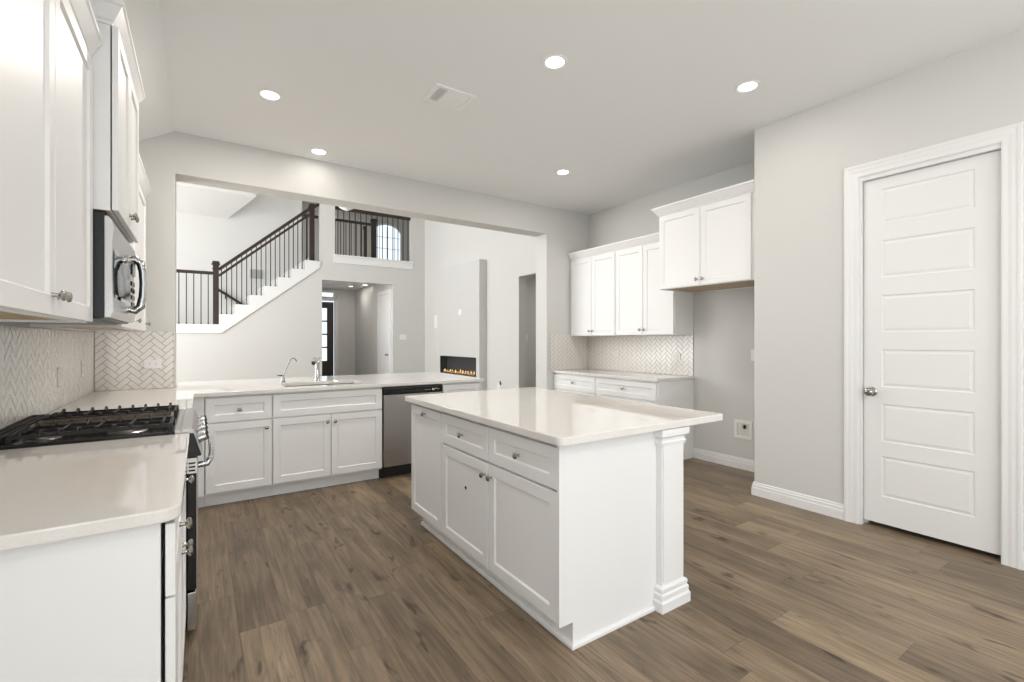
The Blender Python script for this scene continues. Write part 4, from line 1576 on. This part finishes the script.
# ------------------------------------------------------------------ stairs and railings
st = thing('staircase', (1.1, 11.5, 1.62), 'white staircase rising to the right behind the far wall', 'staircase')
for k in range(7):
    bm = BM()
    box(bm, SX[k] - 0.02, SX[k] + 0.2633, 11.061, 11.995, SZ[k] - 0.03, SZ[k])
    box(bm, SX[k], SX[k] + 0.02, 11.061, 11.995, (SZ[k - 1] if k else 1.62), SZ[k] - 0.03)
    obj('step', bm, 'trim', st)


def newel(x, y, z0, z1, parent, s=0.10, name='newel_post'):
    bm = BM()
    box(bm, x - s / 2, x + s / 2, y - s / 2, y + s / 2, z0, z1 - 0.075)
    sweep(bm, [(x - s / 2, y - s / 2), (x - s / 2, y + s / 2), (x + s / 2, y + s / 2), (x + s / 2, y - s / 2)], [(0, z1 - 0.16), (0.012, z1 - 0.155), (0.012, z1 - 0.14), (0, z1 - 0.135)], closed=True)
    prism(bm, rounded(x - s / 2 - 0.022, x + s / 2 + 0.022, y - s / 2 - 0.022, y + s / 2 + 0.022, (0.01,) * 4, 2), z1 - 0.075, z1 - 0.04)
    prism(bm, rounded(x - s / 2 - 0.010, x + s / 2 + 0.010, y - s / 2 - 0.010, y + s / 2 + 0.010, (0.01,) * 4, 2), z1 - 0.04, z1)
    return obj(name, bm, 'darkwood', parent, bevel=0.003)


def baluster(x, y, z0, z1, parent):
    bm = BM()
    box(bm, x - 0.008, x + 0.008, y - 0.008, y + 0.008, z0, z1)
    box(bm, x - 0.014, x + 0.014, y - 0.014, y + 0.014, z0, z0 + 0.025)
    return obj('baluster', bm, 'iron', parent)


YRL = 10.98
rl = thing('stair_railing', (1.1, YRL, 1.62), 'dark wood stair railing with black iron balusters climbing to the right', 'railing')
newel(0.262, YRL, 1.62, 2.875, rl, 0.10)
newel(2.045, YRL, 3.05, 4.30, rl, 0.10)
slope = 0.2037 / 0.2633


def rail_z(x):
    return 2.715 + (x - 0.31) * 0.875


bm = BM()
bar(bm, (0.31, YRL, rail_z(0.31)), (2.0, YRL, rail_z(2.0)), 0.065, 0.06)
bar(bm, (2.0, YRL, rail_z(2.0) - 0.006), (2.198, YRL, rail_z(2.0) + 0.13), 0.065, 0.06)
obj('handrail', bm, 'darkwood', rl, bevel=0.01)
bm = BM()
bar(bm, (0.31, YRL, rail_z(0.31) - 0.125), (2.0, YRL, rail_z(2.0) - 0.125), 0.05, 0.045)
obj('lower_rail', bm, 'darkwood', rl, bevel=0.008)
n = 0
for k in range(7):
    for j in range(3):
        x = SX[k] + 0.044 + j * 0.0878
        if abs(x - 2.045) < 0.07 or x > 2.19:
            continue
        baluster(x, YRL, SZ[k], rail_z(min(x, 2.0)) - 0.02, rl)
bm = BM()
bar(bm, (-2.95, YRL, 2.625), (0.215, YRL, 2.635), 0.065, 0.06)
obj('landing_handrail', bm, 'darkwood', rl, bevel=0.01)
for k in range(24):
    baluster(0.135 - k * 0.118, YRL, 1.62, 2.61, rl)

lr = thing('loft_railing', (3.42, YRL, 3.235), 'dark wood loft railing with black iron balusters in the high opening of the far wall', 'railing')
bm = BM()
bar(bm, (2.52, YRL, 4.30), (4.318, YRL, 4.30), 0.075, 0.07)
obj('handrail', bm, 'darkwood', lr, bevel=0.01)
for k in range(14):
    baluster(2.60 + k * 0.128, YRL, 3.235, 4.27, lr)
rr = thing('landing_railing', (2.8, 11.93, 3.22), 'second dark railing deeper inside the loft, seen behind the first', 'railing')
bm = BM()
bar(bm, (2.03, 11.93, 4.27), (3.66, 11.93, 4.27), 0.065, 0.06)
obj('handrail', bm, 'darkwood', rr, bevel=0.01)
newel(3.71, 11.93, 3.22, 4.42, rr, 0.11)
for k in range(12):
    baluster(2.12 + k * 0.128, 11.93, 3.22, 4.25, rr)
bm = BM()
box(bm, 3.46, 3.50, 11.90, 11.96, 3.22, 4.12)
prism(bm, rounded(3.445, 3.515, 11.885, 11.975, (0.02,) * 4, 3), 4.12, 4.20)
obj('short_post', bm, 'darkwood', rr)

hr = thing('wall_handrail', (0.55, 11.93, 2.2), 'short dark handrail on the stairwell wall behind the newel post', 'handrail')
bm = BM()
bar(bm, (0.30, 11.92, 2.42), (0.82, 11.92, 2.07), 0.05, 0.055)
obj('rail', bm, 'darkwood', hr, bevel=0.01)
bm = BM()
tube(bm, [(0.46, 12.0, 2.22), (0.46, 11.93, 2.22), (0.46, 11.92, 2.29)], 0.010, 8)
obj('bracket', bm, 'iron', hr)

gl = thing('return_grille', (1.06, 12.0, 2.75), 'grey return-air grille on the stairwell wall behind the balusters', 'grille')
F = facing_ny(12.0)
bm = BM()
slab(bm, [0.93, 0.955, 1.175, 1.20], [2.70, 2.72, 2.89, 2.91], lambda x, z: not (0.955 < x < 1.175 and 2.72 < z < 2.89), 0, 0.010, F=F)
obj('frame', bm, 'grille', gl)
bm = BM()
for k in range(8):
    z = 2.724 + k * 0.021
    prism(bm, [(z, 0.001), (z + 0.012, 0.008), (z + 0.014, 0.007), (z + 0.003, 0.0005)], 0.956, 1.174, F=lambda a, b, c: (c, 12.0 - b, a))
box(bm, 0.956, 1.174, 2.721, 2.889, 0.0001, 0.0004, F=F)
obj('louvres', bm, 'grille', gl)

# repeats carry a common group
GROUPS = {'base_cabinet': 'white base cabinets', 'wall_cabinet': 'white upper cabinets', 'island_cabinet': 'island cabinets', 'backsplash': 'herringbone backsplashes',
          'wall_outlet': 'wall outlets', 'wall_switch': 'wall switches', 'worktop': 'quartz worktops', 'recessed_light': 'recessed ceiling lights', 'faucet': 'taps at the sink', 'filter_tap': 'taps at the sink',
          'stair_railing': 'dark railings', 'loft_railing': 'dark railings', 'landing_railing': 'dark railings'}
for o in COL.objects:
    g = GROUPS.get(o.name.split('.')[0])
    if g and o.parent is None and 'label' in o and 'group' not in o:
        o['group'] = g
